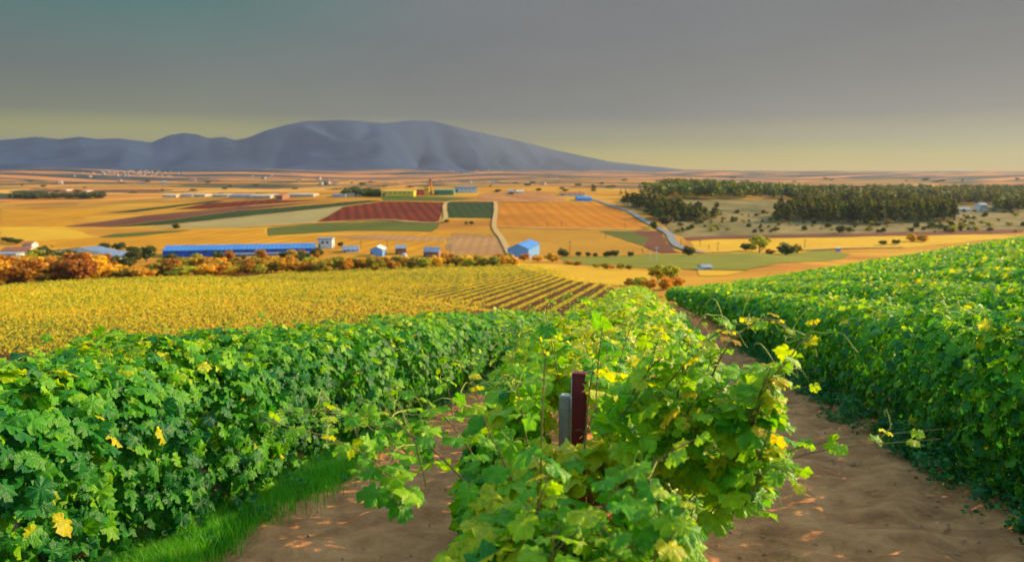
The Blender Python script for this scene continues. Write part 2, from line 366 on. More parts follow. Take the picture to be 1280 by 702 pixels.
fields = [
 ('scrubland', scrubm, .15, [(765,252),(850,247),(960,250),(1280,256),(1280,287),(1120,291),(855,297),(842,292),(815,268)]),
 ('stubble_field', orange, .30, [(619,252),(743,253),(764,257),(786,268),(812,286),(618,284)]),
 ('stubble_field', lines, .30, [(566,292),(618,284.6),(744,287.5),(777,300),(823,317.5),(690,322),(640,322),(632,300),(623,295)]),
 ('wheat_field', gold, .12, [(0,262),(133,262),(77,283),(120,298),(330,286),(336,296),(556,290),(556,300),(560,318),(380,318),(0,306)]),
 ('wheat_field', gold_bright, .26, [(0,284),(77,284),(125,297),(0,303)]),
 ('stubble_field', pale, .30, [(175,285),(300,271.4),(433,257.4),(395,277.5),(300,284.4)]),
 ('crop_field', greend, .34, [(136,284),(250,269.5),(300,263.4),(460,250.6),(477,251),(433,257),(300,271),(200,281.5)]),
 ('ploughed_field', brownp, .30, [(77,283.5),(180,269.5),(250,263),(300,258),(420,251.5),(300,263),(250,269),(136,283.6)]),
 ('ploughed_field', redp, .38, [(216,262),(262,254),(320,250.5),(400,250.5),(320,256),(260,261)]),
 ('crop_field', greend, .30, [(133,266),(267,251),(282,251.5),(164,265.6)]),
 ('crop_field', greeno, .40, [(120,297),(144,292),(244,287),(223,290),(154,296.5)]),
 ('ploughed_field', redp, .40, [(396,277.7),(429,259),(478,251.6),(556,253),(547,278),(480,275)]),
 ('crop_field', greend, .40, [(560,252.5),(617,253),(619,273.5),(556,272)]),
 ('crop_field', greeno, .42, [(336,285),(400,279.5),(480,276.4),(551,279),(541,289.5),(444,288),(336,295)]),
 ('ploughed_field', tanp, .40, [(418,295.5),(480,293.5),(556,297.3),(556,302),(440,299)]),
 ('ploughed_field', tanp, .36, [(566,292.6),(623,295.4),(631,306),(635,319),(565,318)]),
 ('crop_field', greeno, .40, [(746,288.3),(790,289),(812,300),(800,307),(777,299.8)]),
 ('ploughed_field', brownp, .42, [(790,289),(826,288.5),(834,305),(850,316),(825,317),(801,307),(812,300)]),
 ('meadow', greenl, .40, [(700,322.5),(813,318.3),(920,317.2),(1030,312.5),(1066,318),(998,328),(930,338),(870,337),(800,335),(710,330)]),
 ('wheat_field', gold_bright, .32, [(618,327),(702,330.5),(813,340),(812,350),(780,358),(720,352)]),
 ('wheat_field', gold_bright, .36, [(862,301.5),(900,299.4),(1220,293.5),(1280,296),(1131,310),(1030,312),(920,317),(872,313)]),
 ('ploughed_field', brownp, .40, [(855,297),(900,295),(1120,290.5),(1280,286),(1280,291),(1220,293),(900,299),(860,301)]),
 ('bare_earth', earth, .42, [(598,243),(640,238.5),(690,241),(708,251),(660,252.5),(619,251.5),(598,250)]),
 ('crop_field', greeno, .44, [(475,246.5),(520,245),(596,248),(559,251.6),(478,250.8)]),
 ('wheat_field', gold_bright, .30, [(872,338),(935,339),(905,345),(874,345)]),
]
for n_, m_, o_, p_ in fields: drape(n_, pix(p_), m_, o_)

def ribbon(name, pts, width, m, off, zf=None, lim=None):
    c = [Vector((p[0], p[1])) for p in pts]; fine = []
    for i in range(len(c) - 1):
        p0, p1, p2, p3 = c[max(i-1,0)], c[i], c[i+1], c[min(i+2, len(c)-1)]
        n = max(2, int((p2 - p1).length / (lim or 8)))
        for k in range(n):
            t = k / n
            fine.append(0.5 * ((2*p1) + (p2-p0)*t + (2*p0-5*p1+4*p2-p3)*t*t + (3*p1-p0-3*p2+p3)*t**3))
    fine.append(c[-1]); V = []; Fc = []
    for i, p in enumerate(fine):
        d = (fine[min(i+1, len(fine)-1)] - fine[max(i-1,0)]).normalized(); nrm = Vector((-d.y, d.x))
        for s in (-1, -.33, .33, 1):
            q = p + nrm * s * width / 2; V.append((q.x, q.y, float(G(q.x, q.y)) + off))
    for i in range(len(fine) - 1):
        for k in range(3): Fc.append((i*4+k, (i+1)*4+k, (i+1)*4+k+1, i*4+k+1)[::-1])
    o = mesh(name, V, Fc, m, smooth=True); tag(o, kind='structure')
    for q in o.data.polygons: pass
    return o
asphalt = mat('road', (0.17, 0.17, 0.18), .8, var=.15, scale=.3)
dirt = mat('dirt_track', (0.42, 0.25, 0.08), .95, var=.2, scale=.2)
ribbon('road', pix([(736,248.5),(752,253),(768,259),(787,265),(805,276),(824,286),(836,293),(840,300),(846,307.5),(858,312.5),(880,316.5)]), 5.5, asphalt, .8)
ribbon('track', pix([(619,252),(620,262),(618,284),(628,300),(640,322)]), 4, dirt, .8)
ribbon('track', pix([(880,316.8),(1030,312),(1131,309.5)]), 4, dirt, .8)
ribbon('track', pix([(615,284),(700,286),(812,287)]), 4, dirt, .85)
ribbon('track', pix([(300,285),(400,279),(480,275.5),(552,278),(560,253),(619,252.5),(743,253)]), 4, dirt, .85)

# ------------------------------------------------------------ mountains (distant range, receding to the right)
def interp(x, P): return np.interp(x, [p[0] for p in P], [p[1] for p in P])
prof = [(-400,180),(-200,176),(0,176),(30,174),(60,171),(88,174),(112,171),(135,174),(160,173),(200,178),(222,169),(240,166),(256,168),(270,173),(288,171),(303,175),(318,172),(340,163),(365,156),(390,151),(430,150),(455,151),(485,154),(520,150),(545,151),(590,163),(640,174),(700,189),(760,202),(850,212),(950,214),(1080,214),(1300,214),(1600,214)]
pxs = np.arange(-400, 1600, 4.0); nt_ = 60
Rr = interp(pxs, [(-400, 8200), (480, 8600), (600, 10000), (680, 14500), (900, 15400), (1600, 15500)])
ys = interp(pxs, prof); VV = []
for i, px in enumerate(pxs):
    a = math.atan((px - 640) / F / _cp); 
    d = ray(px, ys[i]); el = d[2] / math.hypot(d[0], d[1]); crest = CAMZ + el * Rr[i]
    for k in range(nt_):
        t = k / (nt_ - 1) * 1.25
        r = Rr[i] * (0.74 + 0.26 * t)
        x, y = r * math.sin(a), r * math.cos(a)
        base = float(G(x, y)) - 6
        s = t if t < 1 else 2 - t
        s = max(0, s); shp = s * s * (3 - 2 * s) * .35 + s ** 1.3 * .65
        nv = Vector((x * .0006 + y * .00012, y * .00022, 2.7)); rg = noise.fractal(nv * 1.1, 1.0, 2.1, 6) * .22 + (abs(noise.noise(nv * 2.3 + Vector((3, 1, 0)))) - .22) * -.5
        rg *= math.sin(math.pi * min(1, s) ** 1.2) * 1.7; rg = -abs(rg)
        VV.append((x, y, base + (crest - base) * max(0, shp + rg * 1.0)))
FF = [(i*nt_+k, (i+1)*nt_+k, (i+1)*nt_+k+1, i*nt_+k+1) for i in range(len(pxs)-1) for k in range(nt_-1)]
mm = mat('mountain', (0.035, 0.06, 0.13), .95, scale=.0018, c2=(0.010, 0.024, 0.065), spec=.05, detail=9)  # dark blue base colour stands in for cloud shade on the slopes
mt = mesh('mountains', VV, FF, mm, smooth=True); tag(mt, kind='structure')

# ------------------------------------------------------------ leaves
def grape_template(n=30, rings=(0.5, 1.0), serr=.07):
    ths = np.linspace(-math.pi, math.pi, n, endpoint=False) + math.pi / n
    P = [(0, .48),(15,.43),(27,.33),(40,.40),(55,.46),(70,.38),(84,.30),(98,.35),(112,.37),(135,.32),(160,.26),(173,.10),(180,.03)]
    rr = np.interp(np.degrees(np.abs(ths)), [p[0] for p in P], [p[1] for p in P])
    rr = rr * (1 + serr * np.where(np.arange(n) % 2 == 0, 1, -1))
    V = [(0, 0, 0)]; UV = [(0.5, 0.35)]
    for q in rings:
        for th, r in zip(ths, rr):
            x, y = r * q * math.sin(th), r * q * math.cos(th); rad_ = r * q
            z = -0.55 * rad_ ** 2 + 0.05 * q * math.cos(th * 5) * (rad_ / .4) - .05 * q * q * math.sin(th * 9)
            V.append((x, y, z)); UV.append((0.5 + x, 0.35 + y))
    F_ = []
    for k in range(n): F_.append((0, 1 + k, 1 + (k + 1) % n, -1))
    for s in range(len(rings) - 1):
        for k in range(n):
            k2 = (k + 1) % n; F_.append((1 + s*n + k, 1 + (s+1)*n + k, 1 + (s+1)*n + k2, 1 + s*n + k2))
    return np.array(V), F_, np.array(UV)
L0 = grape_template()
def mid_template():
    P = [(12,.40),(28,.31),(55,.46),(82,.30),(112,.37),(160,.25)]
    th = [math.radians(a) for a, _ in P]; pts = [(r * math.sin(a), r * math.cos(a)) for a, (_, r) in zip(th, P)]
    ring = [(0, .48)] + pts + [(0, -.03)] + [(-x, y) for x, y in pts[::-1]]
    V = [(0, 0, 0)] + [(x, y, -.6 * (x*x + y*y) + .05) for x, y in ring]; n = len(ring)
    return np.array(V), [(0, 1 + k, 1 + (k+1) % n, -1)[:4] for k in range(n)], np.array([(0.5 + v[0], .35 + v[1]) for v in V])
L1 = mid_template()
def small_template():
    V = np.array([(0,-.3,0),(0,.5,-.1),(-.36,-.25,-.1),(-.42,.2,-.12),(.36,-.25,-.1),(.42,.2,-.12)]) 
    return V, [(0, 1, 3, 2), (0, 4, 5, 1)], V[:, :2] * .8 + np.array([.5, .35])
L2 = small_template()

PX = 77 / F
class Leaves:
    def __init__(s): s.v = []; s.loops = []; s.sizes = []; s.uv = []; s.t = []; s.n = 0
    def add(s, tmpl, P, Nn, T, S, tint):
        V, Fc, UV = tmpl
        if len(P) and tmpl is L0:      # the bare end of the post stands clear of the leaves
            k = ~((P[:, 1] < 3.6) & (P[:, 1] > .3) & (np.abs(P[:, 0] / P[:, 1] - PX) < .017 + .055 / P[:, 1]) & ((P[:, 2] - CAMZ) / P[:, 1] > -.362 + 0 * P[:, 1]))
            P, Nn, T, S, tint = P[k], Nn[k], T[k], S[k], tint[k]
        n = len(P)
        if n == 0: return
        Nn = Nn / np.linalg.norm(Nn, axis=1, keepdims=True)
        T = T - (T * Nn).sum(1, keepdims=True) * Nn; T = T / (np.linalg.norm(T, axis=1, keepdims=True) + 1e-9)
        B = np.cross(T, Nn)
        S = S[:, None, None]
        W = P[:, None, :] + S * (V[None, :, 0:1] * B[:, None, :] + V[None, :, 1:2] * T[:, None, :] + V[None, :, 2:3] * Nn[:, None, :])
        m = len(V); s.v.append(W.reshape(-1, 3)); s.t.append(np.repeat(tint, m))
        sizes = np.array([3 if f[3] < 0 else 4 for f in Fc]); flat = np.array([i for f in Fc for i in f if i >= 0])
        off = s.n + np.arange(n) * m
        s.loops.append((off[:, None] + flat[None, :]).ravel()); s.sizes.append(np.tile(sizes, n)); s.uv.append(np.tile(UV[flat], (n, 1))); s.n += n * m
    def build(s, name, m, parent=None, smooth=False):
        me = bpy.data.meshes.new(name)
        if s.n:
            v = np.concatenate(s.v).astype(np.float32); lp = np.concatenate(s.loops).astype(np.int32); sz = np.concatenate(s.sizes).astype(np.int32)
            me.vertices.add(len(v)); me.vertices.foreach_set('co', v.ravel())
            me.loops.add(len(lp)); me.loops.foreach_set('vertex_index', lp)
            me.polygons.add(len(sz)); st = np.concatenate([[0], np.cumsum(sz)[:-1]]).astype(np.int32)
            me.polygons.foreach_set('loop_start', st); me.polygons.foreach_set('loop_total', sz)
            if smooth: me.polygons.foreach_set('use_smooth', np.ones(len(sz), bool))
            a = me.attributes.new('tint', 'FLOAT', 'POINT'); a.data.foreach_set('value', np.concatenate(s.t).astype(np.float32))
            u = me.uv_layers.new(name='leaf'); u.data.foreach_set('uv', np.concatenate(s.uv).astype(np.float32).ravel())
            me.update(calc_edges=True); me.validate()
        return link(name, me, m, parent)

EU = np.array([SA, CA, 0.0]); EV = np.array([CA, -SA, 0.0]); EZ = np.array([0, 0, 1.0])

def row_leaves(Lv, v0, u0, u1, dens, tmpl, size, seed, hw=.5, H=1.78, base=.0, tint0=0.0, SAx=None, lat=0, spread=.17, topyoung_lit=.46):
    r = np.random.default_rng(seed); n = int(dens * (u1 - u0))
    if n <= 0: return
    u = r.uniform(u0, u1, n); ph = r.uniform(-.42, math.pi + .42, n)
    hw0 = hw
    if abs(v0) < 1: q_ = sstep(2.4, 5.5, u); hw = hw * (.42 + .50 * q_ + .42 * sstep(5, 9, u)); H = H - .42 * (1 - sstep(2.2, 3.5, u))
    bul = 1 + .20 * snoise(u * 1.2, ph * 1.1, v0) + .10 * snoise(u * 3.7, ph * 3, v0 + 5)
    dep = 1 - np.abs(r.normal(0, spread, n)) + r.uniform(0, .06, n); k = bul * dep
    c, s = np.cos(ph), np.sin(ph)
    X = np.sign(c) * np.abs(c) ** .75 * hw * k; hc = (H + base) / 2; hh = (H - base) / 2
    Zr = np.sign(s) * np.abs(s) ** .8
    # widen the curtain a little below the shoulder
    X *= np.where(Zr < 0, 1 + .15 * Zr, 1 + .1 * (1 - Zr))
    hh = hh * (1 + .13 * snoise(u * 1.1, ph * 0, v0 + 7) + .06 * snoise(u * 2.9, ph, v0 + 2))
    Zl = hc + hh * Zr * (1 + (k - 1) * .45) * np.where(Zr > 0, 1, 1.12)
    keep = (Zl > .02) & ~((Zl < .55) & (snoise(u * 2.2, ph, v0 + 9) > .45) & (r.random(n) < .7))
    u, ph, X, Zl, c, s, dep = [q[keep] for q in (u, ph, X, Zl, c, s, dep)]; n = len(u)
    xv = v0 + X; x = u * SA + xv * CA; y = u * CA - xv * SA
    P = np.stack([x, y, G(u * SA + v0 * CA, u * CA - v0 * SA) + Zl], 1)
    out = c[:, None] * EV + s[:, None] * EZ * .9
    Nn = out * 1.0 + EZ * .35 + r.normal(0, .42, (n, 3))
    T = -EZ * .9 + out * .6 + r.normal(0, .55, (n, 3))
    H = H[keep] if isinstance(H, np.ndarray) else H; top = np.clip((Zl - (H - .45)) / .45, 0, 1)
    tint = np.clip(r.normal(.36, .15, n) + topyoung_lit * top * r.random(n) ** .6 + tint0 + .12 * snoise(u * .9, ph, v0 + 3), 0, .93)  # top leaves younger, and limed further to paint in sunlit tops
    odd = r.random(n) < .007; tint = np.where(odd, r.uniform(.88, .95, n), tint)
    S = size * r.uniform(.65, 1.3, n) * np.where(top > .5, .9, 1) * np.where(r.random(n) < .15, .6, 1)
    Lv.add(tmpl, P, Nn, T, S * 1.35, tint)

def shoot(Lv, cane, tend, pts, r, size=.11, nleaf=8, tint=(.55, .8), tmpl=None, rad=.0032, tendrils=2, yellow=None, cane_n=5):
    """one vine shoot: a bent cane with leaves set alternately and shrinking towards its tip"""
    P = [Vector(p) for p in pts]; fine = []
    for i in range(len(P) - 1):
        p0, p1, p2, p3 = P[max(i-1,0)], P[i], P[i+1], P[min(i+2, len(P)-1)]
        for k in range(4):
            t = k / 4; fine.append(0.5 * ((2*p1) + (p2-p0)*t + (2*p0-5*p1+4*p2-p3)*t*t + (3*p1-p0-3*p2+p3)*t**3))
    fine.append(P[-1]); n = len(fine)
    if cane is not None: cane.tube(fine, [rad * (1 - .7 * i / n) for i in range(n)], cane_n)
    LP, LN, LT, LS, Lt = [], [], [], [], []
    for k in range(nleaf):
        q = (k + .6) / nleaf; i = min(n - 2, int(q * (n - 1))); p = fine[i]; d = (fine[i+1] - fine[i]).normalized()
        side = d.cross(Vector((0, 0, 1))); side = side.normalized() if side.length > .05 else Vector((1, 0, 0))
        sg = 1 if k % 2 else -1; pet = (side * sg * .8 + Vector((0, 0, .25)) + Vector(r.normal(0, .3, 3))) ; pet.normalize()
        s = size * (1 - .62 * q) * r.uniform(.8, 1.2); pe = p + pet * s * .55
        if cane is not None: cane.tube([p, (p + pe) / 2 + Vector((0, 0, s * .08)), pe], rad * .35, 4, cap=False)
        LP.append(pe); LN.append(Vector((0, 0, 1)) + pet * .3 + Vector(r.normal(0, .4, 3))); LT.append(pet + Vector((0, 0, -.5)) + Vector(r.normal(0, .2, 3)))
        LS.append(s * 1.25); Lt.append(np.clip(r.uniform(*tint) + q * .18, 0, .96) if yellow is None else yellow[k % len(yellow)])
    Lv.add(tmpl or L1, np.array([p[:] for p in LP]), np.array([p[:] for p in LN]), np.array([p[:] for p in LT]), np.array(LS), np.array(Lt))
    if tend is not None:
        for k in range(tendrils):
            q = r.uniform(.35, 1); i = min(n - 2, int(q * (n - 1))); p = fine[i]; d = Vector(r.normal(0, 1, 3)); d.z = abs(d.z) * .5; d.normalize()
            e = Vector(r.normal(0, 1, 3)).normalized(); tp = []
            for j in range(12):
                t = j / 11; tp.append(p + d * t * .16 + e * .035 * math.sin(t * 5) + Vector((0, 0, 1)) * .03 * math.cos(t * 9) * t)
            tend.tube(tp, [.0018 * (1 - .6 * j / 12) for j in range(12)], 4)

def to_w(u, v, h):
    x, y = xy_of(u, v); return Vector((x, y, float(G(x, y)) + h))

def vine_row(v0, u0, u1, label, seed, hw=.5, H=1.78, near=True, group='green vine rows on the near slope', shoots_per_m=1.6, tint0=0.0, longs=0.0):
    root = empty('vine_row', to_w(u0, v0, 0)); tag(root, label, 'vine row', group)
    Lv = Leaves(); cane = MB(); tend = MB(); base = root.location.copy()
    r = np.random.default_rng(seed + 50)
    segs = np.arange(u0, u1, 1.0)
    for s in segs:
        e = min(u1, s + 1.0); d = math.hypot(*(xy_of((s + e) / 2, v0)))
        if d < 9.5: tm, sz, de = L0, (.15 if abs(v0) < 1 else .125), (620 if abs(v0) < 1 else 780)
        elif d < 22: tm, sz, de = L1, .13, 600
        elif d < 45: tm, sz, de = L2, .17, 320
        else: tm, sz, de = L2, .25, 120
        if abs(v0) > 6 and d < 60: de = int(de * .75)
        row_leaves(Lv, v0, s, e, de, tm, sz, seed * 1000 + int(s * 7 + 300), hw, H, tint0=tint0)
        if 3 < abs(v0) < 5 and d < 26: row_leaves(Lv, v0, s, e, 330, tm, sz, seed * 77 + int(s * 9), hw * 1.0, .95)
        # shoots out of the top
        ns = r.poisson(shoots_per_m * (3.0 if d < 12 else 1.9 if d < 30 else 1.8))
        for _ in range(ns):
            uu = r.uniform(s, e); lat = r.uniform(-hw * .9, hw * .9); L_ = r.uniform(.18, .5) * (1.25 if d > 25 else 1)
            dx, du = lat * r.uniform(.3, 1.1) + r.normal(0, .08), r.normal(0, .16)
            p0 = to_w(uu, v0 + lat, H - .15 - .25 * abs(lat)); a = Vector(EV) * dx + Vector(EU) * du
            near_s = d < 16
            shoot(Lv, cane if near_s else None, tend if d < 9 else None, [p0, p0 + a * .4 + Vector((0, 0, L_ * .6)), p0 + a + Vector((0, 0, L_ * (.95 if r.random() < .6 else .55)))],
                  r, size=(.115 if d < 25 else .18), nleaf=(8 if near_s else 5), tint=(.48, .8), tmpl=(L0 if d < 9.5 else L1 if d < 25 else L2), tendrils=1)
    def place(o): o.location = -base; return o
    place(Lv.build('foliage', M['vine'], root, smooth=True))
    if cane.v: place(tag(cane.build('canes', M['cane'], root), kind='stuff'))
    if tend.v: place(tag(tend.build('tendrils', M['tendril'], root), kind='stuff'))
    # trunks of the vines
    for q in np.arange(u0 + .5, min(u1, u0 + 30), 1.3):
        jx = r.normal(0, .04); t = MB(); p = to_w(q, v0 + jx, -.05)
        t.tube([p, p + Vector((r.normal(0, .03), r.normal(0, .03), .35)), p + Vector((r.normal(0, .05), r.normal(0, .05), .75)), p + Vector((r.normal(0, .07), r.normal(0, .07), 1.1))], [.045, .035, .03, .024], 7)
        place(t.build('trunk', M['bark'], root))
    return root, Lv

# three rows around the camera
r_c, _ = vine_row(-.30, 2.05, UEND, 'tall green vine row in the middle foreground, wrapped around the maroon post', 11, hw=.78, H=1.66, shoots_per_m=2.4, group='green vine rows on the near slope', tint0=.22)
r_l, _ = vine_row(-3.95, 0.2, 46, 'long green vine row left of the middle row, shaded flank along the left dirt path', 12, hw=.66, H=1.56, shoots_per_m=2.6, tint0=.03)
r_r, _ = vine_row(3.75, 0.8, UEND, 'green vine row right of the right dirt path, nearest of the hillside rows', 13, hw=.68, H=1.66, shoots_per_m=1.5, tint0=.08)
ordn = ['second', 'third', 'fourth', 'fifth', 'sixth', 'seventh', 'eighth', 'ninth', 'tenth', 'eleventh', 'twelfth', 'thirteenth', 'fourteenth', 'fifteenth']
for k in range(14):
    v = 3.75 + 3.25 * (k + 1)
    us = max(1.0, v / .58 - 5)
    if us > UEND - 8: break
    vine_row(v, us, UEND, 'green hillside vine row, %s uphill from the right dirt path' % ordn[k], 20 + k, hw=1.0, H=1.72, shoots_per_m=1.6, tint0=.12 + .006 * k)  # tint yellows uphill, putting the sunlit ridge into the leaf colour
# one more row on the lower terrace to the left
vine_row(-7.6, 2, 40, 'low lying green vine row on the terrace behind the left row', 41, hw=.5, H=1.3, shoots_per_m=.5)

# ------------------------------------------------------------ golden vineyard in the valley
def inside(poly, x, y):
    c = np.zeros(len(x), bool); j = len(poly) - 1
    for i in range(len(poly)):
        xi, yi = poly[i]; xj, yj = poly[j]
        cond = ((yi > y) != (yj > y)) & (x < (xj - xi) * (y - yi) / (yj - yi + 1e-12) + xi); c ^= cond; j = i
    return c
def gold_rows(poly, v_start, v_end, step, name_label, seed, material, H=1.45, hw=.5, group='', dens=24, size=.34):
    E1 = np.array([SB, CB, 0.0]); E2 = np.array([CB, -SB, 0.0])
    r = np.random.default_rng(seed); k = 0; objs = []
    for v in np.arange(v_start, v_end, step):
        us = np.arange(20, 600, 1.0); x = us * SB + v * CB; y = us * CB - v * SB
        ok = inside(poly, x, y)
        if ok.sum() < 55: continue
        u_in = us[ok]; dist = np.hypot(x[ok], y[ok])
        cnt = np.maximum(6, dens * np.clip(150 / dist, .3, 1.3)).astype(int)
        u = np.repeat(u_in, cnt) + r.random(cnt.sum()); n = len(u); szf = np.repeat(np.clip(dist / 190, .75, 1.35), cnt)
        ph = r.uniform(-.1, math.pi + .1, n); bul = 1 + .28 * snoise(u * 1.3, ph, v) + r.normal(0, .10, n)
        X = np.cos(ph) * hw * bul; Zl = .25 + (H - .25) * np.abs(np.sin(ph)) ** .7 * bul
        xx = u * SB + (v + X) * CB; yy = u * CB - (v + X) * SB
        P = np.stack([xx, yy, G(xx, yy) + Zl], 1); outv = np.cos(ph)[:, None] * E2 + np.sin(ph)[:, None] * EZ
        Nn = outv + EZ * .3 + r.normal(0, .6, (n, 3)); T = r.normal(0, 1, (n, 3)) - EZ * .4
        tint = np.clip(r.normal(.58, .26, n) + .16 * snoise(u * .35, ph * 0, v) + .14 * snoise(u * .045, ph * 0 + v * .05, 3), 0, 1)
        Lv = Leaves(); base = Vector((u_in[0] * SB + v * CB, u_in[0] * CB - v * SB, 0)); base.z = float(G(base.x, base.y))
        Lv.add(L2, P - np.array(base[:]), Nn, T, size * szf * r.uniform(.6, 1.25, n), tint)
        o = Lv.build('vine_row', material); o.location = base; objs.append(o); tag(o, name_label, 'vine row', group)
        k += 1
    return objs
pA = [at(a, b, 60) for a, b in [(-60,448),(-60,353),(60,353),(240,348),(262,348),(385,358),(480,371),(600,387.5),(640,398),(700,420),(400,460)]]
pA = [(p.x, p.y) for p in pA]
pB = [at(a, b, 100) for a, b in [(270,346.5),(400,338),(560,330),(638,328),(690,338),(768,360.5),(790,372),(760,400),(640,391),(615,386),(480,369),(385,356)]]
pB = [(p.x, p.y) for p in pB]
gold_rows(pA, -270, 20, 3.0, 'golden yellow vine row in the near valley block, seen as one carpet of leaves', 101, M['gold_vine'], group='golden vine rows in the near valley block')
gb = gold_rows(pB, -250, 20, 3.5, 'yellow green vine row in the striped far valley block, ending at the bright wheat strip', 102, M['green_gold'], group='striped vine rows in the far valley block', hw=.24, dens=50, size=.22, H=.72)
for i, o in enumerate(gb[::-1][:14]): o['label'] = 'striped yellow green vine row, %s from the right end of the far valley block' % (['first'] + ordn)[i]
# bare red soil between those rows, its colour darkened for their shade
redsoil = mat('vineyard_soil', (0.13, 0.045, 0.016), .95, scale=.2, c2=(0.07, 0.028, 0.012), spec=.05)
drape('vineyard_soil', pB, redsoil, .12); drape('vineyard_soil', pA, redsoil, .10)

# ------------------------------------------------------------ dirt paths between the near rows (real ruts and clods)
def path_sheet(name, va, vb, ua, ub, seed):
    r = np.random.default_rng(seed); nu, nv = int((ub - ua) / .045) if ub - ua < 16 else 0, int((vb - va) / .045)
    us = np.concatenate([np.arange(ua, 9, .04), np.geomspace(9, ub, 260)]); vs = np.linspace(va, vb, nv)
    U, Vv = np.meshgrid(us, vs, indexing='ij'); x = U * SA + Vv * CA; y = U * CA - Vv * SA
    z = G(x, y) + .012
    rut = np.exp(-((Vv - (va + .32 * (vb - va))) / .17) ** 2) + np.exp(-((Vv - (va + .70 * (vb - va))) / .17) ** 2)
    z -= .035 * rut
    z += .010 * rut * np.sin(U * 2 * math.pi / .17 + 2.2 * np.abs(Vv - (va + vb) / 2) * 3)
    fade = np.minimum(1, np.minimum(Vv - va, vb - Vv) / .25)
    for i in range(46):
        f = 2 * math.pi / r.uniform(.11, 1.1); a = r.uniform(0, math.pi); z += (.9 / f) * .055 * np.sin(f * (U * math.cos(a) + Vv * math.sin(a)) + r.uniform(0, 6.3)) * fade
    z = np.maximum(z, G(x, y) - .03)
    z += .05
    z = np.where((Vv <= va + 1e-6) | (Vv >= vb - 1e-6), G(x, y) - .05, z)
    V = np.stack([x.ravel(), y.ravel(), z.ravel()], 1); n = len(vs)
    i = np.arange(len(us) - 1)[:, None] * n; j = np.arange(n - 1)[None, :]
    Fq = np.stack([i + j, i + j + 1, i + n + j + 1, i + n + j], -1).reshape(-1, 4)[:, ::-1]
    me = bpy.data.meshes.new(name); me.from_pydata(V.tolist(), [], Fq.tolist()); me.update(); me.polygons.foreach_set('use_smooth', [True] * len(me.polygons))
    o = link(name, me, M['soil']); tag(o, kind='structure'); return o
path_sheet('dirt_path', -3.6, -.3, .5, 60, 1); path_sheet('dirt_path', -.3, 3.6, .5, UEND, 2)
# clods and small stones
cl = MB(); r = np.random.default_rng(5)
for _ in range(2600):
    u = .8 + r.random() ** 1.6 * 16; v = r.uniform(-3.3, -.6) if r.random() < .45 else r.uniform(.1, 3.4); s = r.uniform(.006, .022) * (1 + (r.random() < .05))
    p = to_w(u, v, .045); k = len(cl.v); a = r.uniform(0, 6.3)
    vv = []
    for (dx, dy, dz) in [(1,0,0),(.3,.9,.1),(-.8,.5,0),(-.7,-.6,.1),(.4,-.9,0),(.1,.1,.8),(0,0,-.6)]:
        q = Vector((dx * r.uniform(.7, 1.3), dy * r.uniform(.7, 1.2), dz * r.uniform(.6, 1.1))) * s; q.rotate(Matrix.Rotation(a, 3, 'Z')); vv.append(p + q)
    cl.add(vv, [(0,1,5),(1,2,5),(2,3,5),(3,4,5),(4,0,5),(1,0,6),(2,1,6),(3,2,6),(4,3,6),(0,4,6)])
clod = mat('clods', (0.50, 0.27, 0.14), .95, scale=3, c2=(0.32, 0.15, 0.07))
tag(cl.build('clods', clod), 'loose soil clods and small stones scattered over the dirt paths', 'clods', kind='stuff')

# grass and weeds at the feet of the rows
def blades(name, spots, n, hgt, width, material, label, cat, seed, bend=.5):
    r = np.random.default_rng(seed); V = []; Fc = []
    P = []; 
    for (u, v, ru, rv, wgt) in spots:
        k = int(n * wgt)
        for _ in range(k):
            a = r.normal(0, .45) * ru + u; b = r.normal(0, .42) * rv + v; P.append((a, b, hgt * r.uniform(.5, 1.2) * math.exp(-((a-u)/ru)**2*.5)))
    t = []
    for (a, b, h) in P:
        p = to_w(a, b, .0); th = r.uniform(0, 6.3); d = Vector((math.cos(th), math.sin(th), 0)); s = Vector((-d.y, d.x, 0)) * width * r.uniform(.6, 1.3); l = bend * h * r.uniform(.3, 1.1)
        i = len(V); V += [p - s, p + s, p + d * l * .35 + Vector((0, 0, h * .6)) + s * .7, p + d * l * .35 + Vector((0, 0, h * .6)) - s * .7, p + d * l + Vector((0, 0, h * .95))]
        Fc += [(i, i+1, i+2, i+3), (i+3, i+2, i+4)]; t += [r.uniform(.1, .9)] * 5
    o = mesh(name, V, Fc, material); at_ = o.data.attributes.new('tint', 'FLOAT', 'POINT'); at_.data.foreach_set('value', t)
    tag(o, label, cat, kind='stuff'); return o
M['grass'] = leaf_mat('grass', [(0, (.025, .16, .012)), (.5, (.07, .36, .010)), (1, (.15, .46, .015))], .4, .6)
sp = [(u, -3.28 + .09 * math.sin(u * 2), .7, .38, 1) for u in np.arange(4.6, 10.5, .7)] + [(u, -3.4, .9, .3, .4) for u in np.arange(2.2, 4.5, .8)]
blades('grass', sp, 3800, .25, .0032, M['grass'], 'bright green grass along the foot of the left vine row', 'grass', 3)
M['weed'] = leaf_mat('weeds', [(0, (.010, .09, .035)), (.6, (.025, .19, .045)), (1, (.08, .28, .03))], .3, .6)
wl = Leaves(); r = np.random.default_rng(8)
for c in range(700):
    u = r.uniform(1.5, 26); v = 3.2 + r.normal(0, .13) if r.random() < .72 else (-3.4 + r.normal(0, .14)); hh = r.uniform(.14, .5) if v > 0 else r.uniform(.12, .3); n = 80
    p = np.array(to_w(u, v, 0)[:]); q = r.normal(0, 1, (n, 3)) * np.array([.11, .11, .0]); hz = r.random(n) * hh
    wl.add(L2, p + q * (1 - hz[:, None] / hh * .5) + hz[:, None] * EZ, r.normal(0, .5, (n, 3)) + EZ, r.normal(0, 1, (n, 3)) + EZ * .4, np.full(n, .045) * r.uniform(.7, 1.5, n), r.random(n))
